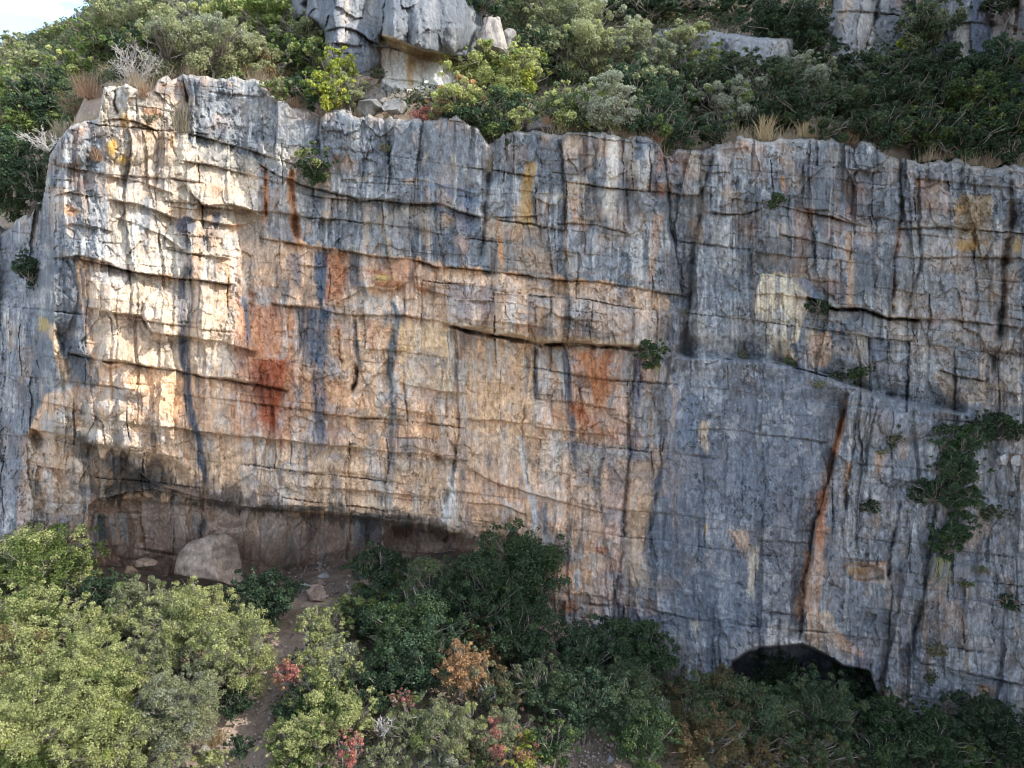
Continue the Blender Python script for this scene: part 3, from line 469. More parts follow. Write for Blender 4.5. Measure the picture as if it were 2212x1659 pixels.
# ---- relief one can point to
L = K.ledge
for a in [([(60, 925), (150, 946), (200, 958), (300, 985), (340, 1010)], .5, 30, 60, .9), ([(190, 955), (260, 990), (330, 1044), (420, 1072), (530, 1096), (640, 1105), (760, 1116), (850, 1127), (930, 1138), (1000, 1160), (1036, 1172)], .95, 55, 12, .2),
 ([(170, 558), (300, 590), (400, 603), (480, 612), (505, 612)], .35, 30, 22, .55, 1.2, 18, .3), ([(187, 663), (240, 676), (307, 681), (333, 718), (390, 727), (477, 737), (560, 762)], .55, 50, 30, .35),
 ([(150, 764), (200, 775), (273, 783), (383, 800), (433, 810), (553, 830), (620, 842)], .5, 45, 28, .5, 1.5, 18, .5, 3), ([(80, 866), (173, 886), (233, 906), (300, 917), (383, 924), (433, 934), (545, 946)], .35, 30, 20, .4),
 ([(540, 943), (640, 955), (760, 967), (800, 975)], .6, 50, 26, .5), ([(700, 962), (820, 975), (985, 985)], .2, 30, 18, .3), ([(520, 768), (620, 782), (700, 800), (735, 806)], .15, 30, 30, -.25), ([(590, 655), (640, 662), (700, 668), (750, 680), (880, 682), (960, 696)], .3, 20, 20, .35, 1.5, 18, .2),
 ([(400, 286), (450, 300), (540, 325), (620, 350), (680, 365)], .35, 40, 25, .3, 1.5, 18, .25), ([(396, 345), (470, 360), (560, 382), (600, 395)], .2, 25, 25, .3, 1.5, 18, .25), ([(396, 395), (412, 420), (440, 445), (500, 440), (545, 455), (570, 475)], .6, 35, 40, .5), ([(400, 470), (450, 478), (500, 488), (560, 480)], .25, 12, 20, .3),
 ([(220, 262), (262, 256), (300, 265), (340, 285)], .15, 20, 16, .3, 1.5, 12, .3), ([(235, 430), (300, 440), (340, 455), (382, 475)], .35, 24, 22, .3), ([(240, 470), (300, 485), (350, 510), (400, 545), (500, 560)], .3, 20, 20, .2), ([(230, 380), (300, 390), (380, 420)], .2, 20, 20, .2),
 ([(110, 425), (150, 415), (220, 425)], .15, 25, 20, .25, 1.5, 12, .2), ([(130, 485), (200, 490), (240, 500)], .2, 20, 20, .2), ([(100, 560), (170, 552), (240, 570)], .4, 30, 20, .4),
 ([(560, 352), (600, 380), (680, 405), (780, 432), (830, 430)], .25, 30, 20, .3, 1.5, 15, .3), ([(820, 430), (880, 440), (950, 440), (1000, 458), (1040, 470)], .35, 30, 22, .55, 1.5, 15, .35), ([(860, 390), (930, 395), (1000, 412), (1030, 420)], .12, 15, 15, .15),
 ([(560, 515), (690, 535), (760, 541), (810, 552), (880, 560), (960, 580)], .35, 35, 22, .45, 1.5, 18, .25), ([(960, 577), (1060, 586), (1200, 602), (1290, 608), (1420, 630), (1492, 640)], .25, 30, 18, .4, 1.5, 18, .35),
 ([(780, 620), (850, 628), (880, 610)], .6, 22, 24, .4), ([(890, 620), (930, 628), (975, 640)], .6, 45, 20, .5), ([(1060, 470), (1160, 466)], .1, 15, 12, .2, 1.5, 10, .25), ([(1205, 482), (1290, 486), (1350, 502)], .15, 25, 12, .25, 1.5, 10, .3),
 ([(955, 695), (1010, 712), (1100, 726), (1170, 741), (1250, 742), (1330, 748), (1400, 752)], 1.3, 60, 34, .9, 1.6, 30, 2.2, 5.5), ([(985, 650), (1100, 655), (1190, 668)], .2, 20, 20, .15), ([(1000, 690), (1120, 700), (1200, 712), (1300, 718)], .25, 10, 20, -.1),
 ([(1540, 460), (1600, 462), (1640, 452)], .12, 20, 14, .2, 1.5, 10, .3), ([(1690, 446), (1740, 456), (1820, 476), (1880, 490)], .25, 25, 16, .35, 1.5, 12, .3), ([(1690, 506), (1760, 520), (1850, 546)], .25, 25, 16, .35, 1.5, 12, .3), ([(1630, 636), (1690, 636), (1745, 646)], .15, 15, 20, .2),
 ([(1740, 642), (1800, 666), (1860, 665), (1920, 686), (1990, 691)], .3, 30, 22, .6, 1.8, 15, 1.6, 4), ([(1990, 691), (2060, 690), (2140, 700), (2225, 712)], .15, 20, 16, .25, 1.5, 15, .2), ([(1930, 494), (2050, 492), (2100, 495)], .12, 20, 16, .2, 1.5, 12, .3), ([(1930, 555), (2100, 556), (2212, 560)], .12, 20, 16, .15, 1.5, 12, .2),
 ([(1400, 756), (1500, 770), (1650, 778), (1740, 800), (1830, 832), (1900, 855), (1980, 870), (2090, 895)], -1.5, 34, 50, -.9, 7), ([(1560, 775), (1640, 778), (1740, 798), (1800, 818)], .1, 30, 5, .3, 1.5, 15, .5), ([(2030, 800), (2080, 815), (2130, 822)], .2, 20, 12, .2, 1.5, 10, .3),
 ([(865, 826), (930, 840), (985, 850), (1010, 852)], .55, 55, 20, .3), ([(1005, 905), (1060, 908), (1140, 914)], .3, 35, 25, .15), ([(1005, 1008), (1060, 1038), (1140, 1065), (1200, 1080), (1310, 1110)], .3, 30, 30, .15), ([(1000, 975), (1050, 985)], .2, 15, 14, .1), ([(1010, 1085), (1080, 1090), (1140, 1112)], .15, 14, 22, .25),
 ([(1155, 862), (1230, 868), (1330, 884)], .12, 20, 14, .15, 1.5, 10, .1), ([(1155, 922), (1240, 934), (1320, 940)], .35, 40, 20, .2), ([(870, 960), (985, 990)], .1, 14, 14, .2), ([(810, 880), (870, 885), (940, 900)], .15, 20, 15, .1), ([(930, 975), (960, 990), (1005, 995)], .9, 9, 10, .5),
 ([(560, 1015), (640, 1020), (740, 1020), (830, 1035)], .15, 20, 20, .2, 1.5, 10, .15), ([(640, 1050), (760, 1060), (880, 1070), (960, 1075)], .2, 25, 20, .25),
 ([(1480, 930), (1560, 926), (1660, 940), (1790, 955)], .06, 14, 14, .06, 1.5, 15, .12), ([(1640, 1166), (1750, 1172)], .12, 20, 14, .12, 1.5, 10, .15), ([(1640, 1318), (1732, 1328)], .2, 20, 10, .2, 1.5, 10, .25), ([(1820, 1205), (1915, 1212)], .2, 12, 12, .3),
 ([(2040, 1290), (2120, 1300), (2212, 1330)], -.2, 20, 20, -.1), ([(1990, 1430), (2080, 1450), (2212, 1480)], .3, 25, 20, .25, 1.5, 15, .3), ([(1850, 1000), (1960, 1010), (2030, 1020)], .1, 20, 14, .1, 1.5, 10, .2), ([(1860, 1080), (1990, 1090)], .08, 14, 14, .1, 1.5, 10, .15)]: L(*a)
J = K.joint
for a in [([(396, 165), (412, 240), (405, 285)], .6, 6, -.7, 30, 60), ([(248, 180), (255, 250)], .6, 4), ([(575, 350), (572, 420), (578, 470)], .5, 5, -.3), ([(628, 365), (632, 440), (642, 520)], .7, 9), ([(695, 240), (690, 300), (692, 370)], .3, 4, -.9, 40, 30), ([(755, 262), (750, 340)], .15, 5, .5, 25, 25),
 ([(832, 258), (838, 300), (842, 380), (835, 430)], .5, 5, -.4, 30, 60), ([(1066, 296), (1060, 340), (1048, 400)], .6, 14, .4, 30, 40), ([(1052, 380), (1046, 460), (1040, 560)], .4, 6, .3), ([(1160, 370), (1165, 470), (1160, 590)], .12, 8, .2), ([(1213, 300), (1216, 380), (1222, 480)], .4, 5, -.25), ([(1250, 330), (1252, 480)], .15, 4, .15, 20, 20),
 ([(1434, 330), (1440, 400), (1450, 500), (1470, 640)], .5, 10, 1.0, 50, 50), ([(1543, 335), (1520, 420), (1500, 560), (1488, 740)], .5, 7, -1.1, 50, 60), ([(1945, 350), (1950, 430), (1930, 560), (1925, 680)], .7, 7, .3, 40, 40), ([(1990, 370), (1985, 440), (1990, 560), (1960, 690)], .4, 5, -.3), ([(2180, 370), (2190, 460), (2170, 580), (2160, 700), (2150, 820)], 1.0, 13, 0),
 ([(2110, 400), (2105, 560), (2110, 690)], .3, 4, .15), ([(1925, 695), (1920, 740), (1910, 800)], .5, 5, .3), ([(1968, 700), (1962, 770), (1960, 830)], .3, 4), ([(728, 690), (735, 740), (735, 790)], .45, 5), ([(764, 785), (767, 815), (764, 845)], 1.3, 6), ([(770, 690), (772, 760)], .2, 5, -.2), ([(985, 700), (988, 800), (990, 900), (985, 1000)], .25, 8, -.7, 50, 40),
 ([(1062, 600), (1060, 690)], .05, 6, .1), ([(1155, 748), (1152, 800), (1158, 862)], .5, 6, -.35), ([(1128, 870), (1125, 960), (1140, 1050)], .35, 4), ([(982, 990), (970, 1060), (960, 1090)], .7, 9), ([(1376, 762), (1366, 850), (1360, 1000), (1345, 1200), (1328, 1300), (1322, 1370)], .45, 6, .1), ([(1450, 760), (1440, 860), (1432, 1000), (1412, 1120), (1392, 1200)], .2, 8, -.4, 40, 60),
 ([(1388, 800), (1380, 860)], .4, 5), ([(1832, 850), (1810, 950), (1778, 1090), (1752, 1180), (1738, 1290), (1726, 1380)], .7, 7, -1.5, 60, 50), ([(1852, 860), (1848, 950), (1830, 1060), (1822, 1130)], .45, 5, -.3), ([(1892, 870), (1878, 960), (1862, 1060), (1850, 1200)], .35, 5), ([(2075, 890), (2050, 990), (2010, 1180), (1990, 1330), (1965, 1460)], .5, 8, -.6, 60, 70), ([(1945, 1080), (1925, 1180), (1918, 1250)], .55, 6, -.25),
 ([(1885, 1430), (1890, 1560)], .3, 5, -.3), ([(2135, 1160), (2130, 1250)], .3, 5), ([(1285, 930), (1290, 1100)], .1, 5), ([(840, 1110), (838, 1050), (835, 990)][::-1], .25, 4), ([(850, 690), (858, 760), (845, 830)], .1, 4, -.3), ([(642, 660), (645, 780)], .2, 5, .1), ([(930, 870), (935, 960)], .3, 4), ([(960, 860), (965, 960)], .2, 4), ([(540, 610), (545, 690), (535, 780)], .1, 5, .15), ([(308, 600), (302, 660), (320, 710)], .35, 6, .1), ([(120, 700), (135, 770), (145, 820)], .2, 6, .3)]: J(*a)
B = K.bulge
for a in [(250, 640, 60, 60, .5), (355, 680, 50, 60, .6), (440, 670, 50, 70, .4), (245, 760, 40, 35, .5), (290, 845, 30, 16, .5), (240, 880, 36, 20, .4), (500, 1120, 28, 22, .5), (735, 290, 24, 60, .7), (1320, 390, 34, 130, 1.1), (1395, 380, 22, 90, .5), (930, 440, 60, 60, .35), (915, 600, 26, 30, .8), (840, 600, 34, 20, .7),
          (1080, 650, 120, 60, .5), (1165, 690, 210, 56, .9), (1700, 430, 110, 170, .8), (1240, 820, 60, 70, .35), (970, 950, 26, 50, .7), (1960, 910, 60, 45, .9), (1895, 910, 26, 60, .6), (1845, 910, 16, 60, .5), (130, 640, 34, 80, .7), (280, 300, 60, 60, .5), (150, 300, 60, 60, .7), (150, 470, 40, 130, .5), (300, 1212, 36, 30, .5), (2110, 1340, 120, 130, .8), (770, 780, 60, 70, .3), (930, 760, 50, 80, .3)]: B(*a)
K.polyY([(70, 938), (200, 962), (330, 988), (400, 1012), (425, 1066), (330, 1046), (225, 1082), (150, 1060), (90, 990)], 1.0, 8)
K.polyY([(188, 1092), (205, 1076), (330, 1056), (420, 1078), (530, 1101), (700, 1112), (850, 1130), (990, 1158), (1034, 1173), (1010, 1210), (640, 1300), (200, 1300)], 3.0, 1.5)
K.polyY([(560, 1104), (700, 1112), (850, 1130), (990, 1158), (1034, 1173), (1010, 1240), (600, 1240)], 1.2, 9)
K.polyY([(188, 1100), (205, 1080), (330, 1078), (345, 1098), (300, 1108), (215, 1106)], .5, 3); K.polyY([(250, 1080), (420, 1090), (400, 1112), (260, 1108)], .35, 3)
for a in [(250, 1150, 44, 62, -.9), (335, 1140, 40, 44, -.8), (300, 1190, 60, 20, .5), (395, 1150, 18, 50, .5), (430, 1130, 24, 44, -.6), (590, 1165, 40, 60, .7), (560, 1130, 26, 30, -.6), (690, 1150, 56, 46, -1.1), (650, 1180, 20, 50, .5), (770, 1150, 22, 50, .6), (820, 1155, 30, 44, .5), (900, 1165, 70, 34, -1.5), (985, 1170, 30, 20, -.8)]: B(*a)
K.polyY([(460, 1088), (530, 1100), (528, 1140), (480, 1148), (455, 1130)], .6, 5)
K.polyY([(1574, 1462), (1584, 1430), (1610, 1410), (1640, 1401), (1690, 1398), (1730, 1393), (1760, 1404), (1785, 1420), (1820, 1440), (1880, 1452), (1892, 1500), (1900, 1560), (1570, 1560)], 6.5, 2)
K.polyY([(1820, 1226), (1836, 1216), (1870, 1218), (1905, 1232), (1905, 1250), (1860, 1256), (1830, 1248)], .7, 3)
K.Y += .13 * sm(fbm(K.U / 9, K.V / 12, 131, 4, .6), .18, .4) * sm(fbm(K.U / 90, K.V / 90, 132, 3), -.2, .3)
K.grainy()
rimv = np.interp(K.u, [p[0] for p in RIM], [p[1] for p in RIM]) + 7 * fbm(K.u / 22, K.u * 0 + 3, 8, 3) + np.convolve(18 * (hsh(np.floor(K.u / 46 + .8 * np.sin(K.u / 57)), 3, 5) - .5), np.ones(5) / 5, 'same')
rim_i = np.clip(np.ceil((rimv - K.v0) / K.d).astype(int), 1, len(K.v) - 2)
rimY = K.Y[rim_i, np.arange(len(K.u))]
rimP = P(K.u, K.v0 + rim_i * K.d, rimY)
K.rimP = rimP; K.rim_i = rim_i
def top_back(Pn):
    """above the rim the rock turns over and runs back as a rough shelf"""
    rows = np.arange(len(K.v))[:, None]; k = rim_i[None] - rows
    a = np.clip(k, 0, 60); t = a * .16
    Q = rimP[None].repeat(len(K.v), 0).copy()
    n1 = fbm(K.U / 40, K.V / 14, 55, 3)
    Q[..., 1] += t + .1 * a ** .5 * 1.0; Q[..., 0] += t * (K.U - CX) / F; Q[..., 2] += .22 * np.sqrt(a) * .5 - .02 * a + .25 * n1 * np.clip(a / 8, 0, 1)
    return np.where((k > 0)[..., None], Q, Pn)
keep = (rim_i[None] - np.arange(len(K.v))[:, None]) < 60
# round the last decimetres below the rim
kk = np.arange(len(K.v))[:, None] - rim_i[None]
K.Y += np.where(kk >= 0, .25 * np.exp(-kk / 2.0), 0); K.Y += np.where(kk >= 0, .15 * np.exp(-kk / 9.0), 0)
rimP = P(K.u, K.v0 + rim_i * K.d, K.Y[rim_i, np.arange(len(K.u))])
lightband = np.where(kk < 4, .5, 0)[..., None] + np.zeros_like(K.C); K.C = K.C * (1 - lightband) + np.array((.36, .33, .29)) * lightband
K.sat = 1.12
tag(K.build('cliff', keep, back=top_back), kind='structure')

# ------------------------------------------------------------------ ground below, hillside above
LOW = [(-300, 1290, 41), (0, 1272, 41), (200, 1244, 43.8), (420, 1268, 45), (640, 1222, 47.0), (880, 1192, 47.4), (1030, 1190, 45.5), (1200, 1345, 40), (1330, 1400, 39.8), (1450, 1460, 39.3), (1570, 1525, 39.5), (1720, 1500, 44), (1720, 1480, 48), (1890, 1545, 40), (2010, 1590, 38), (2212, 1630, 37.5), (2500, 1660, 37.5),
       (600, 1350, 37.5), (700, 1290, 40), (520, 1500, 32.5), (480, 1650, 29), (1280, 1620, 31), (1600, 1650, 32.5), (2100, 1800, 31), (0, 1700, 27), (1000, 1750, 28), (150, 1350, 36)]
pl = P([a[0] for a in LOW], [a[1] for a in LOW], np.array([a[2] for a in LOW], float))
ex = [(0, 12, -31), (40, 12, -34), (-40, 12, -28), (0, -20, -34), (70, -20, -34), (-70, -20, -34), (0, -80, -20), (0, -160, 5), (-120, -80, -20), (120, -80, -20), (70, 40, -28), (-70, 40, -18), (-160, 30, -20), (160, 30, -30), (-40, 60, -19), (0, 60, -18), (40, 60, -26), (-160, -160, 5), (160, -160, 5)]
XY = [(p[0], p[1]) for p in pl] + [e[:2] for e in ex]; ZZ = [p[2] for p in pl] + [e[2] for e in ex]
g0 = tps(XY, np.array(ZZ))
def ground_z(x, y):
    return g0(x, y)
HI = [(-300, 520, 50), (0, 500, 47), (40, 330, 52), (110, 300, 44), (230, 190, 42), (300, 215, 40.8), (430, 190, 42.3), (600, 230, 43.5), (800, 262, 43), (1000, 268, 43), (1080, 315, 43.5), (1300, 300, 43), (1440, 345, 43), (1540, 335, 43), (1700, 310, 43), (1900, 340, 43), (2100, 372, 43), (2300, 385, 43),
      (-200, 200, 74), (0, 128, 74), (110, 100, 74), (190, 60, 74), (245, 20, 73), (290, -60, 73), (600, -60, 66), (900, -80, 62), (1200, -60, 60), (1600, -40, 58), (2000, -60, 57), (2400, -60, 56), (800, 190, 47.5), (1500, 180, 49), (2000, 200, 48)]
ph = P([a[0] for a in HI], [a[1] for a in HI], np.array([a[2] for a in HI], float))
hx = [(-60, 110, 24), (0, 110, 62), (60, 110, 60), (-90, 80, 4), (70, 60, 22), (0, 160, 70), (80, 160, 70), (-80, 160, 20)]
h0 = tps([(p[0], p[1]) for p in ph] + [h[:2] for h in hx], np.array([p[2] for p in ph] + [h[2] for h in hx]))
def hill_z(x, y): return h0(x, y)
def terrain(name, xs, ys, fz, noise, mat):
    X, Yg = np.meshgrid(xs, ys); Z = fz(X, Yg) + noise * (fbm(X / 4, Yg / 4, 3, 4) + .35 * fbm(X / .8, Yg / .8, 6, 3))
    n, m = X.shape; idx = np.arange(n * m).reshape(n, m)
    f = np.stack([idx[:-1, :-1], idx[:-1, 1:], idx[1:, 1:], idx[1:, :-1]], -1).reshape(-1, 4)
    return tag(mesh_obj(name, np.stack([X, Yg, Z], -1).reshape(-1, 3), f, mat), kind='structure')
xs = np.unique(np.concatenate([np.linspace(-600, -45, 24), np.linspace(-45, 45, 340), np.linspace(45, 600, 24)]))
def gz(x, y):
    far = sm(np.hypot(x, y), 150, 240); return ground_z(np.clip(x, -170, 170), np.clip(y, -170, 70)) * (1 - far) + far * 0
terrain('ground', xs, np.unique(np.concatenate([np.linspace(-600, 12, 30), np.linspace(12, 52, 220), np.linspace(52, 75, 4)])), gz, .35, M_SOIL)
def rimy(x):
    o = np.argsort(rimP[:, 0]); return np.interp(x, rimP[o, 0], rimP[o, 1])
def hz(x, y): return hill_z(x, y) - 3.5 * sm(rimy(x) + 1.5 - y, 0, 2.5)
xh = np.linspace(-90, 80, 380); yh = np.linspace(39, 118, 220)
X, Yg = np.meshgrid(xh, yh); Yg = np.maximum(Yg, rimy(X) + .9 + .02 * (Yg - 39))
o_ = np.argsort(rimP[:, 0]); rz_ = np.interp(X, rimP[o_, 0], rimP[o_, 2]); a_ = 1 - sm(Yg - rimy(X), .8, 4)
Z = hill_z(X, Yg) + .5 * fbm(X / 4, Yg / 4, 3, 4); Z = Z * (1 - a_) + (rz_ - .35) * a_
n, m = X.shape; idx = np.arange(n * m).reshape(n, m)
f = np.stack([idx[:-1, :-1], idx[:-1, 1:], idx[1:, 1:], idx[1:, :-1]], -1).reshape(-1, 4)
tag(mesh_obj('hillside', np.stack([X, Yg, Z], -1).reshape(-1, 3), f, M_SOIL), kind='structure')

# ------------------------------------------------------------------ unseen rock spur added on the right, outline shaped to shade this face
def spur():
    X0 = 36.0
    sil = [(20, -34), (20.8, -12), (23.5, .7), (24.2, 7.7), (25.0, 14), (25.1, 24), (25.2, 32), (25.6, 35.6), (27, 37), (28, 39.5), (29.2, 44), (30.2, 45.5), (31.1, 41.7), (31.9, 38.9), (32.7, 36.7), (33.3, 34.2), (34.3, 32.2), (35.3, 29.7), (37.2, 29.2), (39.2, 30.7), (42.7, 34.7), (46.7, 39.7), (49, 35), (49, -34)]
    q = np.array(sil); q[-1, 1] = -34; q[0, 1] = -34; pts = []
    for i in range(len(q) - 2):
        for t in np.linspace(0, 1, 7)[:-1]:
            p = q[i] * (1 - t) + q[i + 1] * t; pts.append(p + (0 if i < 1 else 1) * .55 * np.array([fbm(np.array([p[0] * .9]), np.array([p[1] * .5]), 4, 4)[0], fbm(np.array([p[0] * .7]), np.array([p[1] * .6]), 14, 4)[0]]))
    pts.append(q[-2]); pts = np.array(pts); n = len(pts)
    c = np.array([46.0, -34.0]); rings = []
    V = []; rows = 14
    for k, (dx, s_) in enumerate([(0, 0), (0, .02), (.6, .10), (1.4, .2), (2, .4), (2, .7), (2, 1.0)]):
        base = pts * (1 - s_) + c * s_
        nz = fbm(base[:, 0] / 3 + k, base[:, 1] / 3, 8, 3)
        V.append(np.stack([X0 + (3.2 if k == 0 else 0) - dx * .2 + nz * .5, base[:, 0], base[:, 1]], -1))
    for k, (dx, s_) in enumerate([(9, .04), (22, .12), (60, .3)]):
        base = pts * (1 - s_) + c * s_; V.insert(0, np.stack([X0 + dx + 0 * base[:, 0], base[:, 0], base[:, 1]], -1))
    V = np.array(V); r = len(V); idx = np.arange(r * n).reshape(r, n)
    f = np.stack([idx[:-1, :-1], idx[1:, :-1], idx[1:, 1:], idx[:-1, 1:]], -1).reshape(-1, 4)
    tag(mesh_obj('shadow_spur', V.reshape(-1, 3), f, M_ROCK, cols=np.tile((.24, .22, .20), (r * n, 1))), kind='structure')
spur()

# ------------------------------------------------------------------ vegetation
SPEC = {  # leaf colours (light, dark), leaf half length in photo px, slimness, share of bare twigs
 'oak': ((.078, .125, .046), (.03, .058, .026), 3.3, .6, .2), 'dark': ((.060, .094, .046), (.026, .048, .026), 3.2, .6, .15),
 'lent': ((.42, .435, .18), (.20, .225, .085), 3.4, .5, .35), 'olive': ((.30, .31, .17), (.14, .16, .08), 3.1, .45, .6),
 'silver': ((.34, .35, .26), (.13, .15, .10), 3.0, .5, .5), 'green': ((.17, .22, .06), (.08, .115, .035), 3.4, .6, .35),
 'yellow': ((.36, .36, .06), (.15, .20, .04), 3.8, .65, .4), 'red': ((.50, .22, .18), (.30, .12, .09), 3.3, .6, .4),
 'rust': ((.48, .29, .14), (.24, .15, .08), 3.2, .6, .6), 'brown': ((.19, .13, .06), (.08, .075, .035), 3.0, .55, .6),
 'blue': ((.095, .15, .08), (.04, .075, .04), 3.2, .45, .3), 'dusk': ((.12, .155, .07), (.05, .075, .035), 3.1, .5, .5)}
def unit(a): return a / np.maximum(np.linalg.norm(a, axis=-1, keepdims=True), 1e-6)
def leaf_cloud(rng, C, r, n, L, slim, up=.35):
    """n leaves round each clump centre C (k,3), radii r (k,)"""
    k = len(C); i = rng.randint(0, k, n) if np.isscalar(n) else np.repeat(np.arange(k), n); n = len(i)
    d = unit(rng.normal(size=(n, 3))); d[:, 2] = np.where(rng.rand(n) < .55, np.abs(d[:, 2]), d[:, 2])
    p = C[i] + d * (r[i] * (.35 + .75 * rng.rand(n) ** .6))[:, None] * np.array([1, 1, .85])
    nn = unit(d * .7 + rng.normal(size=(n, 3)) * .75 + np.array([0, 0, up]))
    t = unit(np.cross(nn, rng.normal(size=(n, 3)))); b = np.cross(nn, t); l = (L * rng.uniform(.55, 1.5, n))[:, None]
    V = np.stack([p - t * l, p + b * l * slim, p + t * l, p - b * l * slim], 1)
    return V, i
def tubes(paths):
    """paths: list of (pts (k,3), r0, r1) -> verts, faces of tapered 5-sided limbs"""
    V = []; Fc = []; o = 0; S_ = 5; ang = np.arange(S_) * 2 * np.pi / S_
    for pts, r0, r1 in paths:
        pts = np.asarray(pts, float); k = len(pts); d = unit(np.gradient(pts, axis=0)); a = unit(np.cross(d, [.31, .52, .8])); b = np.cross(d, a)
        r = np.linspace(r0, r1, k)[:, None, None]
        V.append((pts[:, None] + r * (np.cos(ang)[None, :, None] * a[:, None] + np.sin(ang)[None, :, None] * b[:, None])).reshape(-1, 3))
        for j in range(k - 1):
            for q in range(S_): Fc.append((o + j * S_ + q, o + j * S_ + (q + 1) % S_, o + (j + 1) * S_ + (q + 1) % S_, o + (j + 1) * S_ + q))
        o += k * S_
    return np.concatenate(V), np.array(Fc)
def limb(rng, a, b, k=5, w=.12):
    t = np.linspace(0, 1, k)[:, None]; L_ = np.linalg.norm(b - a); p = a * (1 - t) + b * t
    p[1:-1] += rng.normal(size=(k - 2, 3)) * L_ * w * .5; p[:, 2] -= L_ * w * .5 * np.sin(t[:, 0] * np.pi) * rng.rand(); return p
def solve_depth(u, v, h, fz, y0, y1):
    Y = np.linspace(y0, y1, 160); p = P(np.full(160, u), np.full(160, v), Y)
    e = p[:, 2] - h - fz(p[:, 0], p[:, 1])
    s_ = np.where(e[:-1] * e[1:] <= 0)[0]
    return Y[s_[0]] if len(s_) else Y[np.argmin(np.abs(e))]
SEED = [100]; CRAGS = []
def tree(name, label, cat, group, u, v, ru, rv, spec, where, Y=None, dens=1.0, deep=1.0, mix=None, bright=1.0):
    SEED[0] += 1; rng = np.random.RandomState(SEED[0])
    if where == 'high' and u > 560 and v > 175:
        rv_ = float(np.interp(u, K.u, rimv))
        if rv_ - (v + rv) < (45 if u < 1300 else 6):
            v = rv_ + 7 - rv * .92 if u > 880 else max(v, rv_ - 4 - rv * .92); Y = float(np.interp(u, K.u, rimY)) + .35 + .01 * ru
    light, dark, Lp, slim, twig = SPEC[spec]; Lp *= {'low': .74, 'high': .70, 'cliff': .66}[where]
    if Y is None:
        if where == 'low': Y = solve_depth(u, v, rv / F * 33 * 1.15 + .3, ground_z, 24, 47) - (1.3 if spec in ('red', 'rust') else 0)
        elif where == 'high':
            Y = solve_depth(u, v, rv / F * 46 * .95, hill_z, 41.5, 76)
            for k_, poly_ in CRAGS:
                if inpoly(np.array([u - ru * .8, float(u), u + ru * .8]), np.array([float(v)] * 3), poly_).any(): Y = min(Y, float(k_.depth(u, max(v, -70))) - ru / F * 40 * .7)
        else: Y = float(K.depth(u, min(v + rv * .4, 1700))) - ru / F * 40 * .45
    m = Y / F; c = P(u, v, Y); rx, rz = ru * m, rv * m; ry = min(rx, rz * 1.3) * .9 * deep
    if where == 'cliff': ry = rx * .7
    gz_ = (ground_z if where == 'low' else hill_z)(c[0], c[1]) if where != 'cliff' else None
    base = np.array([c[0], c[1], gz_ - .1]) if where != 'cliff' else c + np.array([0, ry * .8, -rz * .55])
    if where != 'cliff' and base[2] > c[2] - rz * .6: base[2] = c[2] - rz * 1.05
    if where == 'high': base[2] = max(base[2], c[2] - 2.6 * rz)
    rm = min(rx, rz); n = int(np.clip(14 + ru * rv / 130, 14, 100))
    d = unit(rng.normal(size=(n, 3))); q = rng.rand(n) ** .45
    ph = rng.rand(6) * 6.3; lob = 1 + .22 * np.sin(3 * np.arctan2(d[:, 2], d[:, 0]) + ph[0]) + .15 * np.sin(5 * np.arctan2(d[:, 2], d[:, 1]) + ph[1])
    cc = d * (q * lob)[:, None] * np.array([rx, ry, rz]) * .82
    cr_ = rm * rng.uniform(.11, .34, n) * (1.15 if n < 20 else 1)
    ns = n + 6; ds = unit(rng.normal(size=(ns, 3))); ds[:, 2] = np.abs(ds[:, 2]) * .9 + .05 * ds[:, 2]
    cc = np.concatenate([cc, ds * np.array([rx, ry, rz]) * rng.uniform(.8, 1.28, ns)[:, None]]); cr_ = np.concatenate([cr_, rm * rng.uniform(.05, .14, ns)])
    # leaves
    L_ = Lp * m * (1.0 if ru > 30 else .85); nl = int(np.pi * ru * rv * 7.4 * dens / (2 * Lp * Lp * slim))
    wts = cr_ ** 2; cnt = np.maximum(8, (nl * wts / wts.sum())).astype(int)
    V, i = leaf_cloud(rng, cc, cr_, cnt, L_, slim)
    a = np.clip(rng.rand(len(cc))[i] * .55 + rng.rand(len(i)) * .6 - .1, 0, 1)[:, None]
    colr = np.array(dark) * (1 - a) + np.array(light) * a
    if mix:
        l2, d2 = SPEC[mix[0]][:2]; msk = (rng.rand(len(cc)) < mix[1])[i] & (rng.rand(len(i)) < .85)
        colr[msk] = (np.array(d2) * (1 - a) + np.array(l2) * a)[msk]
    colr *= rng.uniform(.8, 1.25, (len(i), 1)) * bright
    root = tag(empty(name, base), label, cat, group); off = c - base
    Vv = V.reshape(-1, 3) + off; Fc = np.arange(len(Vv)).reshape(-1, 4)
    mesh_obj('crown' if ru > 34 and where != 'cliff' else 'foliage', Vv, Fc, M_LEAF, root, cols=np.repeat(colr, 4, 0), smooth=False)
    # stem and limbs
    paths = []; fork = off + np.array([rng.uniform(-.1, .1) * rx, 0, -rz * .45]); tr = .035 * (rx + rz) * .6 + .02
    paths.append((limb(rng, np.zeros(3), fork, 6, .1), tr, tr * .7))
    for j in rng.permutation(len(cc))[:min(len(cc), 12 + int(18 * twig) + n // 3)]:
        e = off + cc[j]; mid = limb(rng, fork, e, 6, .14); paths.append((mid, tr * .42, .014))
        for _ in range(2 + int(5 * twig)):
            st = mid[rng.randint(2, 6)]; paths.append((limb(rng, st, e + rng.normal(size=3) * cr_[j] * .8, 4, .15), .013, .005))
    tv, tf = tubes(paths); mesh_obj('trunk' if ru > 34 and where != 'cliff' else 'stem', tv, tf, M_BARK if twig < .4 else M_TWIG, root)
    return root
M_TWIG = bark_mat('pale_twig', (.12, .105, .085), (.30, .27, .23))
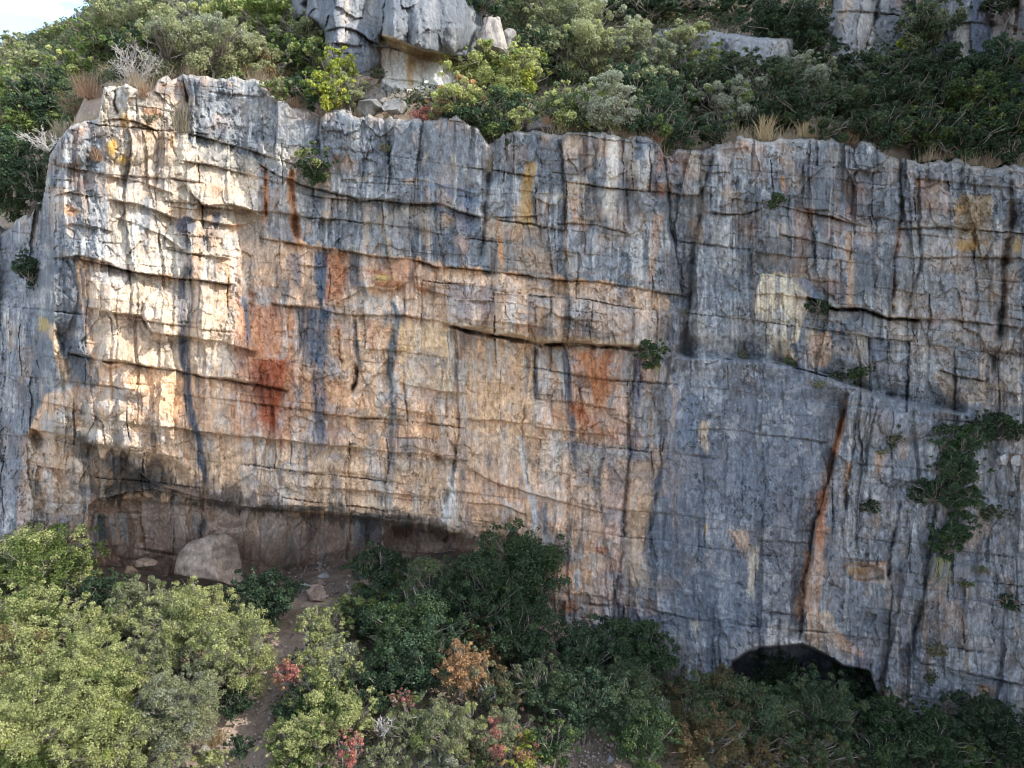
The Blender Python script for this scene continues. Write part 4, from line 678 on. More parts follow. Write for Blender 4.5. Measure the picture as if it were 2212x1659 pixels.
def dead(name, label, u, v, ru, rv, where, lean=0, Y=None, n=16, up=1.0, group=None, mat=None):
    SEED[0] += 1; rng = np.random.RandomState(SEED[0])
    if Y is None: Y = solve_depth(u, v, rv / F * (33 if where == 'low' else 44), ground_z if where == 'low' else hill_z, 24 if where == 'low' else 40.5, 70) - (1.5 if where == 'low' else 0)
    m = Y / F; c = P(u, v, Y); rx, rz = ru * m, rv * m; base = c + np.array([-lean * rx, 0, -rz]); root = tag(empty(name, base), label, 'dead shrub', group)
    A = []; Bp = []
    for k in range(n):
        a = rng.uniform(-1, 1); e = np.array([lean * rx + a * rx, rng.uniform(-.6, .5) * rx, rz * (1 + up * math.sqrt(max(0, 1 - a * a)) * rng.uniform(.4, 1))])
        p = limb(rng, rng.normal(size=3) * .05, e, 7, .12); A.append((p, .036, .014))
        for _ in range(7):
            s_ = p[rng.randint(2, 7)]; dr = unit(rng.normal(size=3) * .6 + unit(e) * .9) * rng.uniform(.25, .6) * rz; q = limb(rng, s_, s_ + dr, 5, .2); Bp.append((q, .018, .008))
            for _ in range(3):
                s2 = q[rng.randint(1, 5)]; Bp.append((limb(rng, s2, s2 + unit(rng.normal(size=3) * .8 + unit(dr)) * rng.uniform(.1, .3) * rz, 3, .2), .010, .005))
    tv, tf = tubes(A if n > 12 else A + Bp); mesh_obj('branches', tv, tf, mat or M_DEAD, root)
    if n > 12: tv, tf = tubes(Bp); mesh_obj('twigs', tv, tf, mat or M_DEAD, root)
    return root
GR = {'straw': ((.55, .44, .26), (.36, .27, .15)), 'rusty': ((.42, .27, .17), (.26, .17, .11)), 'grey': ((.34, .30, .22), (.18, .16, .11)), 'yell': ((.52, .50, .24), (.30, .32, .14))}
def grass(name, label, u, v, ru, rv, kind, where, hang=0, Y=None, cat='dry grass', group=None, n=None, wd=1.0):
    wd *= .7 if hang else 1
    SEED[0] += 1; rng = np.random.RandomState(SEED[0])
    vb = v + rv * (.9 if not hang else -.9); rv = rv * (.75 if where == 'rim' else 1)
    if Y is None: Y = (float(K.depth(u, max(v + rv, float(np.interp(u, K.u, rimv)) + 4))) - .1) if where in ('cliff', 'rim') else solve_depth(u, vb, 0, hill_z if where == 'high' else ground_z, 24 if where == 'low' else 41, 70)
    if where == 'rim': Y += .7
    m = Y / F; base = P(u, vb, Y); n = n or int((60 + ru * rv * (.28 if where != 'rim' else .16)) * (.22 if hang else 1)); H = 2 * rv * m; W = ru * m
    b0 = rng.normal(size=(n, 3)) * np.array([W * .38, W * .25, .03]); a = rng.normal(size=n) * .6
    dirv = np.stack([a * W * 1.0, rng.uniform(-.9, .5, n) * W, H * rng.uniform(.2, 1.15, n) * (1 if not hang else .15)], -1); tip = b0 + dirv
    tip[:, 2] -= hang * H * rng.uniform(.15, 1, n); midp = b0 + dirv * .55; midp[:, 2] += H * .12 * (1 if not hang else .3)
    if hang: midp[:, 1] -= .15; midp[:, 2] -= .1 * H
    wv = np.stack([rng.uniform(.6, 1, n), rng.uniform(-.5, .5, n), np.zeros(n)], -1) * (.014 * wd)
    V = np.stack([b0 - wv, b0 + wv, midp + wv * .9, midp - wv * .9, midp - wv * .9, midp + wv * .9, tip + wv * .3, tip - wv * .3], 1).reshape(-1, 3)
    Fc = np.arange(len(V)).reshape(-1, 4); l, d = GR[kind]; t = rng.rand(n, 1); cl = np.repeat(np.array(d) * (1 - t) + np.array(l) * t, 8, 0)
    o = mesh_obj(name, V, Fc, M_LEAF, cols=cl, smooth=False, loc=base); return tag(o, label, cat, group)
def boulder(name, label, u, v, ru, rv, col, where, Y=None, seed=0, kind=None, squash=.8, peak=0, cat='boulder', cuts=13):
    import bmesh
    if Y is None: Y = solve_depth(u, v, 0.1, ground_z if where == 'low' else hill_z, 24 if where == 'low' else 40.8, 60)
    m = Y / F; c = P(u, v, Y); bm = bmesh.new(); bmesh.ops.create_icosphere(bm, subdivisions=5, radius=1)
    V = np.array([x.co[:] for x in bm.verts]); Fc = np.array([[x.index for x in f.verts] for f in bm.faces]); bm.free()
    rng = np.random.RandomState(seed + 7)
    for _ in range(cuts):   # split faces of a broken block
        nrm = unit(rng.normal(size=3)); d = V @ nrm; cut = rng.uniform(.35, .75); k = d > cut; V[k] -= (d[k] - cut)[:, None] * nrm * .98
    nz = fbm(V[:, 0] * 3 + V[:, 2] * 2 + seed, V[:, 1] * 3 - V[:, 2], seed, 4); V *= (1 + .09 * nz)[:, None]
    if peak: V[:, 0] *= 1 - peak * np.clip(V[:, 2] * .5 + .5, 0, 1); V[:, 1] *= 1 - peak * .7 * np.clip(V[:, 2] * .5 + .5, 0, 1)
    V = V / np.abs(V).max(0) * np.array([ru * m, ru * m * squash, rv * m])
    t = sm(fbm(V[:, 0] * 2, V[:, 2] * 3 + V[:, 1], seed + 3, 4), -.3, .5)[:, None]
    cl = np.array(col) * (1 - t * .45)
    return tag(mesh_obj(name, V, Fc, M_ROCK, cols=cl, loc=c), label, cat)
# ------------------------------------------------------------------ crags standing above on the slope
def crag(name, label, bb, poly, Y0, tab, paintf, seed, edge=14):
    k = Rock(bb[0], bb[1], bb[2], bb[3], 2.0, seed); k.coarse(*tab); k.C[:] = GREY
    us = np.linspace(bb[0], bb[1], 16); low = [max(q[1] for q in poly if abs(q[0] - u_) < 90) if any(abs(q[0] - u_) < 90 for q in poly) else bb[3] for u_ in us]
    hb = np.array([solve_depth(u_, l_ - 6, 0, hill_z, 41.5, 80) for u_, l_ in zip(us, low)]); k.Y += np.interp(k.U, us, hb) - k.Y[-int(.2 * len(k.v))].mean() - .3
    U, V = k.U, k.V; k.C = k.C * 1.0
    fs = fbm(k.UW / 6, k.V / 80, seed + 1, 3)
    a = (sm(-k.strk - .4 * k.strk2 + .3 * fs, .0, .5) * .5)[..., None]; k.C = k.C * (1 - a) + np.array((.34, .335, .33)) * a
    a = (sm(k.strk + .4 * k.strk2 + .3 * fs, .1, .5) * .5)[..., None]; k.C = k.C * (1 - a) + np.array((.10, .11, .13)) * a
    k.blocks(120, 95, .1, .35, .4, seed + 3, .7, 1.8, True); k.facets(40, 62, .22, seed + 6, .1); k.facets(15, 20, .07, seed + 7, .05); paintf(k); k.grainy(1.3); k.Y += .07 * ridged(k.UW / 22, k.V / 120, seed + 9, 3)
    jx = 11 * (hsh(np.floor(k.U / 17 + k.V / 60), np.floor(k.V / 26), seed) - .5) + 16 * fbm(k.U / 26, k.V / 26, seed, 4, .65); k.C *= (.92 if seed != 47 else .75); m = inpoly(k.UW + jx, k.VW + jx * .8, poly).astype(float); b = blur(m, int(edge / 2)); k.Y += 2.6 * (1 - sm(b, .45, .98)) ** 2
    CRAGS.append((k, poly))
    return tag(k.build(name, b > .46), label, 'crag') if label else tag(k.build(name, b > .46), kind='structure')
def pa(k):
    k.paint([(828, 100), (990, 150), (998, 196), (900, 200), (824, 180), (824, 150)], (.72, .71, .67), 1, 4, .2); k.paint([(780, 196), (1010, 200), (1010, 260), (780, 260)], (.27, .24, .21), 1, 4, .3); k.streak([(885, 120), (886, 180), (880, 200)], 9, 6, (.56, .40, .22), .8); k.streak([(825, 95), (826, 170)], 5, 4, (.40, .32, .25), .8); k.streak([(910, 130), (915, 180)], 6, 10, (.60, .50, .38), .5); k.streak([(960, 150), (958, 170)], 8, 5, (.55, .45, .34), .5)
    k.paint([(828, 70), (905, 105), (985, 125), (975, 142), (900, 128), (826, 92)], (.46, .36, .22), .9, 3, .3)
    k.paint([(740, -20), (756, -20), (762, 50), (735, 60)], (.46, .40, .34), .6, 5, .4); k.paint([(730, 60), (760, 60), (740, 110), (728, 90)], (.42, .38, .33), .6, 5, .4)
    k.ledge([(826, 78), (900, 104), (990, 130), (1010, 132)], 1.9, 90, 60, 1.5, 3, 12); k.ledge([(700, 70), (735, 58), (770, 66), (800, 88), (822, 96)], .5, 30, 20, .6, 1.5, 12, .5)
    k.joint([(832, -40), (828, 40), (824, 96)], .8, 7, .8, 60, 60); k.joint([(825, 100), (824, 160), (818, 200)], .4, 5, -.6, 40, 20); k.joint([(665, -40), (660, 60)], .8, 8, -.6); k.joint([(622, -20), (640, 60)], .5, 6); k.ramp([(828, 105), (1000, 140), (1000, 240), (800, 240)], .35, 6)
    k.bulge(930, 40, 120, 80, 1.6); k.bulge(760, 120, 60, 70, .8)
crag('grey_crag', 'grey crag with an overhanging block above a white wall', (590, 1080, -80, 260), [(616, -90), (1040, -90), (1060, 40), (1046, 96), (1022, 128), (1000, 150), (1002, 225), (900, 232), (780, 235), (745, 190), (710, 170), (690, 110), (700, 70), (660, 40), (620, 50)], 48,
     ([560, 700, 820, 840, 960, 1100], [-80, 60, 130, 260], [[53, 51, 51.5, 50.5, 50, 53], [52, 49.5, 50, 48.5, 48.5, 51], [51, 48.3, 49, 49.2, 49, 50.5], [50, 47, 47.5, 47.5, 47.6, 48]]), pa, 31)
def pc(k):
    k.paint([(1380, 40), (1700, 30), (1640, 200), (1360, 120)], (.40, .40, .40), .6, 10, .5); k.joint([(1560, 60), (1555, 140)], .4, 6, .3); k.blob(1570, 100, 6, 8, BLACK, .8)
crag('pale_crag', 'pale blue grey crag behind the upper right thicket', (1330, 1760, -20, 260), [(1346, 84), (1390, 56), (1446, 50), (1466, 60), (1486, 26), (1520, 18), (1560, 34), (1600, 22), (1660, 8), (1740, 30), (1720, 120), (1650, 230), (1560, 210), (1480, 160), (1400, 120)], 52, ([1330, 1500, 1760], [-20, 100, 260], [[57, 56, 55], [54, 53, 52.5], [51, 50, 49.5]]), pc, 47)
def pd(k):
    k.paint([(1810, -20), (1900, -20), (1880, 90), (1830, 170), (1760, 150)], (.40, .385, .37), .6, 8, .6); k.streak([(1840, -20), (1825, 20), (1815, 60)], 12, 10, (.42, .31, .22), .6); k.paint([(2105, -20), (2140, -20), (2138, 110), (2100, 130)], (.10, .12, .16), .8, 5, .5); k.paint([(2140, 20), (2200, 20), (2200, 100), (2145, 100)], (.34, .28, .24), .6, 8, .5)
    k.joint([(1800, -20), (1795, 60), (1770, 110)], .9, 9, .4); k.joint([(1905, -20), (1895, 40), (1875, 100), (1866, 150)], .9, 6, -.9, 50, 50); k.joint([(1862, -20), (1850, 60)], .5, 5); k.joint([(2140, -20), (2140, 90)], .5, 8, .4); k.joint([(2200, 0), (2195, 80)], .7, 7); k.ledge([(1765, 100), (1800, 92), (1830, 96)], .3, 30, 20, .3, 1.5, 10, .4); k.bulge(1840, 60, 50, 110, 1)
crag('upper_right_crag', 'tall blue grey crag at the top right above the thicket', (1720, 2470, -80, 300), [(1740, 130), (1770, 60), (1800, -10), (1800, -90), (2480, -90), (2480, 320), (2100, 200), (1960, 180), (1870, 190), (1800, 180)], 54, ([1720, 1840, 1900, 2140, 2470], [-80, 100, 300], [[57, 55, 55.5, 55, 53], [54, 52.6, 53.6, 53, 51], [51, 49.5, 50.5, 50, 48]]), pd, 59)


GL = 'trees and shrubs below the cliff'; GH = 'shrubs and trees on the slope above the cliff'; GC = 'plants rooted in the cliff face'; GT = 'dry grass tufts along the cliff top'
T, B_, Z = 'small_tree', 'bush', 'shrub'
# name, label, u, v, ru, rv, species, (second species, share)
LOWT = [
 (T, 'green tree rising in front of the pale wall left of the big cave', 100, 1222, 92, 72, 'green', ('lent', .35)), (B_, 'green bush cut by the left edge beside the tall left tree', 5, 1235, 46, 60, 'green', ('olive', .3)),
 (B_, 'dark shaded bush below the left end of the big cave', 208, 1290, 66, 44, 'dark', None), (B_, 'bright yellow green bush low at the left edge under the green tree', 50, 1335, 95, 62, 'lent', ('green', .2)),
 (B_, 'grey olive bush between the dark bush and the bright central-left bush', 298, 1315, 48, 58, 'olive', ('green', .2)), (T, 'bright lime green tree below the rounded cave boulder', 405, 1345, 84, 72, 'lent', ('olive', .15)),
 (T, 'light green tree with pale twigs left of the bare dirt slope', 512, 1412, 72, 92, 'lent', ('olive', .3)), (B_, 'pale green bush right of the left edge, below the dark shaded bush', 190, 1378, 76, 50, 'lent', ('olive', .3)),
 (B_, 'lime bush with brownish patches on the left edge halfway down the lower slope', 40, 1430, 90, 66, 'lent', ('brown', .12)), (B_, 'broad lime green bush in the middle of the bright left thicket', 175, 1470, 100, 74, 'lent', ('green', .2)),
 (B_, 'grey green rounded bush on the right flank of the bright left thicket', 330, 1432, 62, 58, 'olive', ('lent', .3)), (T, 'olive green tree above the small patch of sunlit scree', 388, 1540, 74, 82, 'olive', ('silver', .3)),
 (B_, 'large yellow green bush filling the bottom left corner', 60, 1560, 118, 84, 'lent', ('yellow', .12)), (B_, 'yellow green bush right of the bottom left corner', 225, 1585, 100, 74, 'lent', ('yellow', .15)),
 (B_, 'leafy bush on the bottom edge nearest the left corner', 40, 1660, 100, 50, 'green', ('yellow', .2)), (B_, 'soft olive bush on the bottom edge left of the scree', 285, 1650, 100, 48, 'olive', ('lent', .4)), 
 (Z, 'small fresh green shrub on the bottom edge beside the scree', 452, 1648, 40, 24, 'lent', None), (Z, 'small dark shrub on the bottom edge on the dirt slope', 520, 1615, 28, 24, 'dark', None),
 (B_, 'dark green rounded bush right of the rounded cave boulder', 572, 1296, 80, 72, 'dark', ('blue', .2)), (Z, 'dark low bush under the light green tree beside the dirt slope', 500, 1510, 52, 34, 'dark', None),
 (T, 'yellow green tree at the lower lip of the rocky cave floor', 756, 1322, 58, 42, 'lent', ('green', .4)), (B_, 'light green bush on the upper left of the central sunlit strip', 700, 1366, 46, 46, 'lent', ('olive', .3)),
 (T, 'sunlit green tree with pale branches in the centre of the sunlit strip', 708, 1440, 62, 58, 'lent', ('silver', .35)), (B_, 'green bush just right of the upper crimson shrub', 690, 1510, 52, 50, 'green', ('lent', .5)),
 (B_, 'dark green low bush on the dirt below the crimson shrub', 640, 1535, 44, 40, 'dark', ('green', .3)), (T, 'leafy light green tree above the lower crimson shrub', 752, 1545, 60, 50, 'lent', ('green', .3)),
 (B_, 'pale green bush left of the lower crimson shrub', 676, 1590, 52, 52, 'lent', ('green', .3)), (B_, 'leafy green bush low on the left of the sunlit strip by the dirt', 612, 1618, 46, 40, 'lent', ('green', .4)), (B_, 'green bush on the bottom edge left of the lower crimson shrub', 660, 1655, 62, 30, 'green', ('lent', .4)),
 (Z, 'crimson red shrub beside the dirt slope', 622, 1462, 28, 30, 'red', ('rust', .2)), (Z, 'small crimson shrub high on the lower red pair', 733, 1577, 20, 14, 'red', None), (Z, 'crimson shrub with pale bare stems near the bottom edge', 756, 1622, 26, 34, 'red', ('green', .1)),
 (T, 'dark evergreen tree at the right end of the rocky cave floor', 818, 1240, 68, 70, 'dark', ('green', .12)), (T, 'dark evergreen tree below the cave floor rocks', 830, 1330, 76, 70, 'dark', ('green', .25)),
 (T, 'wide dark green tree in the middle of the shaded grove', 905, 1372, 92, 76, 'oak', ('blue', .3)), (B_, 'dark bush behind the leafy light green tree', 846, 1462, 80, 54, 'dark', ('blue', .2)),
 (T, 'dark grey green tree left of the orange leaved tree', 925, 1430, 66, 66, 'dark', ('blue', .35)), (T, 'sparse dark tree under the right tip of the big cave', 955, 1290, 66, 74, 'dusk', ('dark', .4)),
 (T, 'tallest dark green tree standing against the orange wall', 1118, 1250, 88, 96, 'oak', ('dark', .4)), (T, 'dark green tree left of the tallest one at the foot of the wall', 1045, 1300, 66, 96, 'dark', ('oak', .4)), (T, 'dark green tree below the tallest one', 1120, 1370, 82, 70, 'dark', ('oak', .3)),
 (T, 'tree with orange brown autumn leaves in the shaded grove', 1000, 1450, 54, 48, 'rust', ('olive', .2)), (B_, 'thin brownish grey tree behind the autumn leaved tree', 1052, 1405, 52, 50, 'brown', ('dusk', .5)), (B_, 'brown leaved bush right of the autumn leaved tree', 1085, 1500, 56, 50, 'brown', ('dusk', .4)),
 (Z, 'small reddish brown shrub above the olive trees', 868, 1512, 26, 20, 'red', ('brown', .4)), (T, 'olive green tree in the sun right of the crimson shrubs', 905, 1570, 66, 52, 'olive', ('green', .3)), (T, 'yellowish olive tree with upright sprays near the bottom edge', 978, 1588, 56, 58, 'olive', ('lent', .4)),
 (B_, 'grey green bush on the bottom edge right of the crimson shrub', 836, 1640, 50, 34, 'olive', ('lent', .3)), (B_, 'pale silvery bush on the bottom edge under the olive trees', 950, 1640, 60, 32, 'silver', ('olive', .4)), 
 (B_, 'yellow green bush tinged with red on the bottom edge', 1090, 1592, 56, 50, 'olive', ('red', .16)), (B_, 'sunlit bush of yellowish leaves at the right end of the sunlit strip', 1130, 1630, 50, 42, 'yellow', ('rust', .4)), (B_, 'dark bush on the bottom edge between two sunlit bushes', 1035, 1640, 34, 30, 'brown', ('green', .4)),
 (T, 'dark tree at the foot of the pink crack', 1246, 1410, 64, 58, 'dark', ('blue', .3)), (T, 'dark tree against the blue grey wall below the pink crack', 1330, 1412, 66, 60, 'dark', ('oak', .3)), (T, 'dark green tree left of the bare grey tree', 1398, 1420, 52, 66, 'oak', ('dark', .5)),
 (T, 'dusky green tree right of the brown leaved bush', 1180, 1490, 60, 60, 'dusk', ('dark', .5)), (T, 'dark blue green tree above the pebbly gully', 1262, 1512, 74, 66, 'dark', ('blue', .4)), (T, 'dark tree with fine grey twigs right of the pebbly gully', 1352, 1520, 72, 74, 'dusk', ('dark', .5)),
 (B_, 'fresh dark green bush left of the pebbles on the bottom edge', 1196, 1612, 44, 52, 'oak', ('green', .3)), (T, 'green tree on the bottom edge right of the pebbly gully', 1388, 1605, 68, 62, 'oak', ('green', .25)),
 (T, 'olive brown tree left below the small cave', 1545, 1520, 84, 58, 'dusk', ('brown', .3)), (T, 'brown tinged tree on the bottom edge below the olive brown one', 1510, 1600, 76, 62, 'brown', ('dusk', .4)), (T, 'grey green tree straight below the small cave', 1640, 1560, 66, 66, 'dusk', ('blue', .4)), (B_, 'yellow brown bush on the bottom edge below the small cave', 1622, 1638, 64, 34, 'brown', ('yellow', .12)),
 (T, 'dark green tree in the mouth of the small cave', 1694, 1478, 72, 48, 'dark', ('oak', .3)), (B_, 'dark bush at the right foot of the small cave', 1850, 1478, 46, 54, 'dark', None), (T, 'grey green tree with white dead twigs below the small cave', 1772, 1540, 80, 68, 'dusk', ('blue', .5)), (B_, 'murky brown green bush on the bottom edge under the dead twigs', 1755, 1632, 76, 42, 'dusk', ('brown', .3)),
 (T, 'dark green tree at the foot of the grey buttress', 1930, 1568, 80, 58, 'oak', ('dark', .5)), (T, 'dark green tree on the bottom edge below the grey buttress', 1895, 1630, 80, 46, 'dark', ('oak', .4)), (T, 'dark tree right of the buttress foot in deep shade', 2022, 1610, 76, 56, 'dark', ('oak', .3)), (T, 'dark tree under the orange stained rock at the right', 2120, 1575, 76, 62, 'dark', ('dusk', .3)), 
 (B_, 'slightly brighter green bush on the bottom edge at the right', 2088, 1640, 48, 34, 'oak', ('green', .4)), (T, 'dark tree cut by the right edge at the foot of the wall', 2195, 1610, 60, 62, 'dark', None)]
HIGHT = [
 (T, 'grey green tree standing against the sky at the far left', 30, 112, 56, 36, 'olive', ('dusk', .3)), (T, 'rounded tree on the skyline left of the bright tops', 122, 82, 40, 30, 'olive', ('green', .4)), (T, 'skyline tree just left of the highest sunlit ones', 190, 66, 44, 30, 'green', ('olive', .4)),
 (B_, 'olive bush on the far left slope under the skyline', 70, 155, 66, 40, 'olive', ('green', .4)), (B_, 'bright green bush on the slope below the skyline trees', 160, 146, 54, 28, 'lent', ('green', .5)), (B_, 'dense green bush right of the bright green slope bush', 212, 108, 46, 40, 'green', ('dusk', .4)),
 (T, 'tall olive tree where the slope meets the top of the photo', 268, 52, 58, 48, 'olive', ('green', .3)), (T, 'olive green tree above the white dead shrub', 330, 46, 56, 50, 'olive', ('dusk', .3)), (T, 'rounded olive tree right of the white dead shrub', 372, 108, 58, 50, 'olive', ('silver', .3)),
 (T, 'broad grey olive tree on the brow above the grey block', 452, 104, 70, 56, 'olive', ('silver', .3)), (B_, 'pale twiggy bush near the top edge above the brow', 418, 26, 56, 36, 'silver', ('olive', .4)), (T, 'grassy green tree right of the broad olive tree', 520, 118, 48, 46, 'olive', ('green', .3)),
 (T, 'bright green tree at the top edge left of the grey crag', 500, 24, 60, 44, 'lent', ('green', .6)), (T, 'leafy green tree touching the left side of the grey crag', 580, 44, 44, 48, 'green', ('lent', .4)), (B_, 'tawny bush below the leafy green tree by the crag', 570, 138, 40, 34, 'brown', ('olive', .5)),
 (B_, 'dark green bush above the grassy brow on the left slope', 290, 112, 38, 44, 'dark', ('green', .3)), (B_, 'mid green bush at the left edge high on the slope', 18, 205, 60, 46, 'green', ('olive', .3)), (B_, 'shady bush left of the russet shrub', 120, 195, 56, 42, 'dusk', ('dark', .5)), (B_, 'dark bush over the left shoulder of the cliff', 75, 240, 58, 42, 'dark', ('green', .3)),
 (B_, 'dim green bush at the left edge above the bare fallen branches', 18, 270, 52, 42, 'green', ('brown', .2)), (T, 'dark tree at the left edge in the shade of the cliff nose', 22, 352, 54, 56, 'dark', ('oak', .3)), (B_, 'dark bush at the left edge below the shaded tree', 12, 424, 50, 44, 'dark', ('dusk', .3)),
 (T, 'green tree in front of the grey crag with yellow tips', 660, 80, 46, 34, 'olive', ('green', .4)), (B_, 'dark leafy bush in the hollow left of the crag foot', 640, 130, 40, 34, 'dark', ('green', .4)), (T, 'light green small tree right beside the grey crag', 686, 136, 44, 38, 'green', ('lent', .5)), (Z, 'yellow leaved branch cluster against the grey crag', 730, 150, 26, 36, 'yellow', None),
 (B_, 'dark green bush under the light green tree on the brow', 664, 188, 36, 32, 'dark', ('green', .4)), (B_, 'vivid yellow green bush overhanging the cliff edge', 713, 203, 38, 34, 'yellow', ('green', .35)), (Z, 'thin grey green shrub right of the vivid yellow bush', 756, 196, 24, 36, 'olive', None), (Z, 'small shrub at the foot of the crag left of the white wall', 812, 158, 18, 10, 'dusk', None), (Z, 'low shrub on the ledge under the crag', 790, 184, 22, 8, 'olive', None),
 (T, 'bright yellow green tree right of the white wall', 1058, 158, 80, 48, 'lent', ('green', .4)), (B_, 'sunlit bush touching the right side of the white wall', 985, 184, 42, 36, 'lent', ('rust', .15)), (Z, 'small crimson shrub below the white wall', 912, 212, 18, 15, 'red', None), (Z, 'orange brown shrub right of the crimson one', 950, 222, 30, 20, 'rust', ('olive', .4)),
 (T, 'dark green tree under the bright yellow green one on the rim', 1052, 220, 84, 48, 'dark', ('green', .25)), (T, 'dark tree at the top edge behind the pointed rock', 1040, 14, 60, 26, 'dark', ('green', .2)), (T, 'olive tree at the top edge right of the pointed rock', 1140, 34, 66, 50, 'olive', ('green', .3)), (T, 'big domed olive tree near the top centre', 1232, 50, 78, 56, 'olive', ('silver', .25)),
 (B_, 'silvery grey bush below the domed olive tree', 1140, 100, 44, 36, 'olive', ('dark', .3)), (T, 'shadowy tree left of the yellow green rim tree', 1180, 130, 52, 44, 'dark', ('olive', .3)), (T, 'olive tree in the middle of the upper thicket', 1275, 120, 62, 50, 'olive', ('lent', .3)), (T, 'rounded grey olive tree right of the thicket centre', 1360, 118, 58, 46, 'olive', ('silver', .3)),
 (B_, 'grey silver bush right of the rounded olive tree', 1434, 138, 42, 38, 'silver', ('olive', .3)), (T, 'sunlit slim tree in front of the pale right crag', 1474, 94, 42, 34, 'olive', ('lent', .2)), (B_, 'bright yellow green bush on the rim by the square block', 1124, 168, 40, 46, 'lent', ('yellow', .3)), (Z, 'yellow green sprigs beside the square rim block', 1120, 238, 30, 22, 'lent', None),
 (T, 'yellow green open tree on the rim right of the square block', 1240, 188, 64, 46, 'lent', ('dusk', .4)), (B_, 'silver leaved bush overhanging the rim', 1312, 220, 46, 52, 'silver', ('green', .15)), (B_, 'dark low bush on the rim right of the square block', 1248, 256, 62, 26, 'dark', ('green', .3)), (T, 'dark tree in the shade behind the silver bush', 1372, 196, 58, 48, 'dark', ('olive', .15)),
 (B_, 'dark bush above the orange dry tuft', 1422, 235, 56, 44, 'dark', ('dusk', .4)), (B_, 'grey green bush in the centre right thicket', 1500, 160, 52, 40, 'dusk', ('silver', .3)), (B_, 'yellow green bush in front of the pale right crag', 1536, 136, 36, 32, 'yellow', ('green', .6)), (B_, 'silver green bush on the rim lit by the sun', 1572, 232, 52, 44, 'silver', ('green', .3)),
 (B_, 'silver tipped bush up right of the sunlit rim bush', 1622, 200, 38, 36, 'silver', ('dusk', .3)), (B_, 'dark bush under the sunlit silver green bush', 1545, 280, 44, 28, 'dark', ('green', .2)), (B_, 'black green bush in the notch of the rim', 1470, 296, 38, 36, 'dark', None), (T, 'dark green tree at the top edge above the right thicket', 1400, 14, 84, 34, 'dark', ('brown', .15)),
 (T, 'dark tree at the top edge right of the domed olive tree', 1318, 10, 40, 34, 'dark', ('olive', .4)), (T, 'dark green tree at the top edge over the pale crag', 1580, 22, 66, 28, 'oak', ('dark', .5)), (T, 'deep green tree hugging the left of the upper right crag', 1692, 56, 74, 60, 'dark', ('oak', .3)), (B_, 'dark bush below the pale middle crag', 1600, 160, 46, 34, 'dusk', ('dark', .4)),
 (T, 'pale silver tree lit by the sun in the right thicket', 1732, 172, 48, 40, 'silver', ('olive', .3)), (B_, 'dusky bush left under the pale silver tree', 1668, 186, 44, 40, 'dusk', ('dark', .5)), (B_, 'dark bush between the pale silver tree and the crag', 1800, 140, 38, 40, 'dark', ('olive', .3)), (B_, 'dark bush on the rim below the pale silver tree', 1745, 236, 68, 40, 'dark', ('dusk', .4)), (B_, 'dusky twiggy bush in the middle of the right thicket', 1832, 232, 66, 50, 'dusk', ('dark', .5)),
 (T, 'dark tree under the upper right crag', 1950, 158, 72, 42, 'dark', ('dusk', .3)), (T, 'olive tree in front of the upper right crag', 2010, 60, 58, 50, 'dusk', ('olive', .4)), (Z, 'sunlit yellow branch cluster against the upper right crag', 1970, 92, 24, 28, 'yellow', None), (B_, 'dark purple green bush deep in the right thicket', 1945, 220, 66, 46, 'dark', ('dusk', .4)), (T, 'dark bush right of the olive tree below the crag', 2060, 150, 60, 46, 'dark', ('dusk', .3)),
 (T, 'bluish green tree at the right edge of the upper slope', 2178, 140, 62, 56, 'blue', ('green', .2)), (T, 'green tree with yellowish tips on the right rim', 2084, 224, 72, 46, 'green', ('oak', .6)), (B_, 'bluish bush at the right edge above the rim', 2180, 218, 50, 36, 'blue', ('dark', .4)), (T, 'wide dark green tree on the rim near the right edge', 2160, 280, 74, 48, 'oak', ('green', .35)), 
 (B_, 'dark bush on the rim left of the wide right tree', 2004, 290, 66, 42, 'dark', ('green', .4)), (B_, 'low dark bush spilling over the rim near the right edge', 2080, 318, 66, 36, 'dark', ('green', .3)), (T, 'dark tree at the top right corner', 2172, 10, 50, 24, 'dark', None), (Z, 'little dark shrub high on the upper right crag', 1984, 14, 24, 16, 'dark', None), (B_, 'dark foliage at the rim left of the low spilling bush', 1900, 280, 52, 40, 'dark', ('dusk', .3)),
 (B_, 'low olive bush on the brow straight above the grey block', 470, 150, 40, 20, 'olive', ('green', .3)), (B_, 'small green bush on the rim right of the brow', 600, 196, 30, 22, 'green', ('olive', .4)), (B_, 'low dark bush on the rim under the bright yellow green tree', 1000, 236, 46, 22, 'dark', ('lent', .3)), (B_, 'dark bush filling the rim notch over the deep groove', 1070, 268, 34, 28, 'dark', ('green', .3)),
 (B_, 'green bush on the rim left of the rust tuft', 1300, 268, 34, 20, 'green', ('silver', .3)), (B_, 'dark bush on the rim behind the tall pale grass', 1640, 262, 40, 26, 'dark', ('dusk', .3)), (B_, 'dusky bush on the rim behind the tall straw tuft', 1780, 268, 44, 26, 'dusk', ('dark', .4)), (B_, 'dark bush on the rim right of the brownish dry tuft', 1880, 310, 40, 20, 'dark', ('dusk', .3)), (B_, 'dark bush hanging over the rim at the right edge', 2190, 340, 44, 28, 'dark', None)]
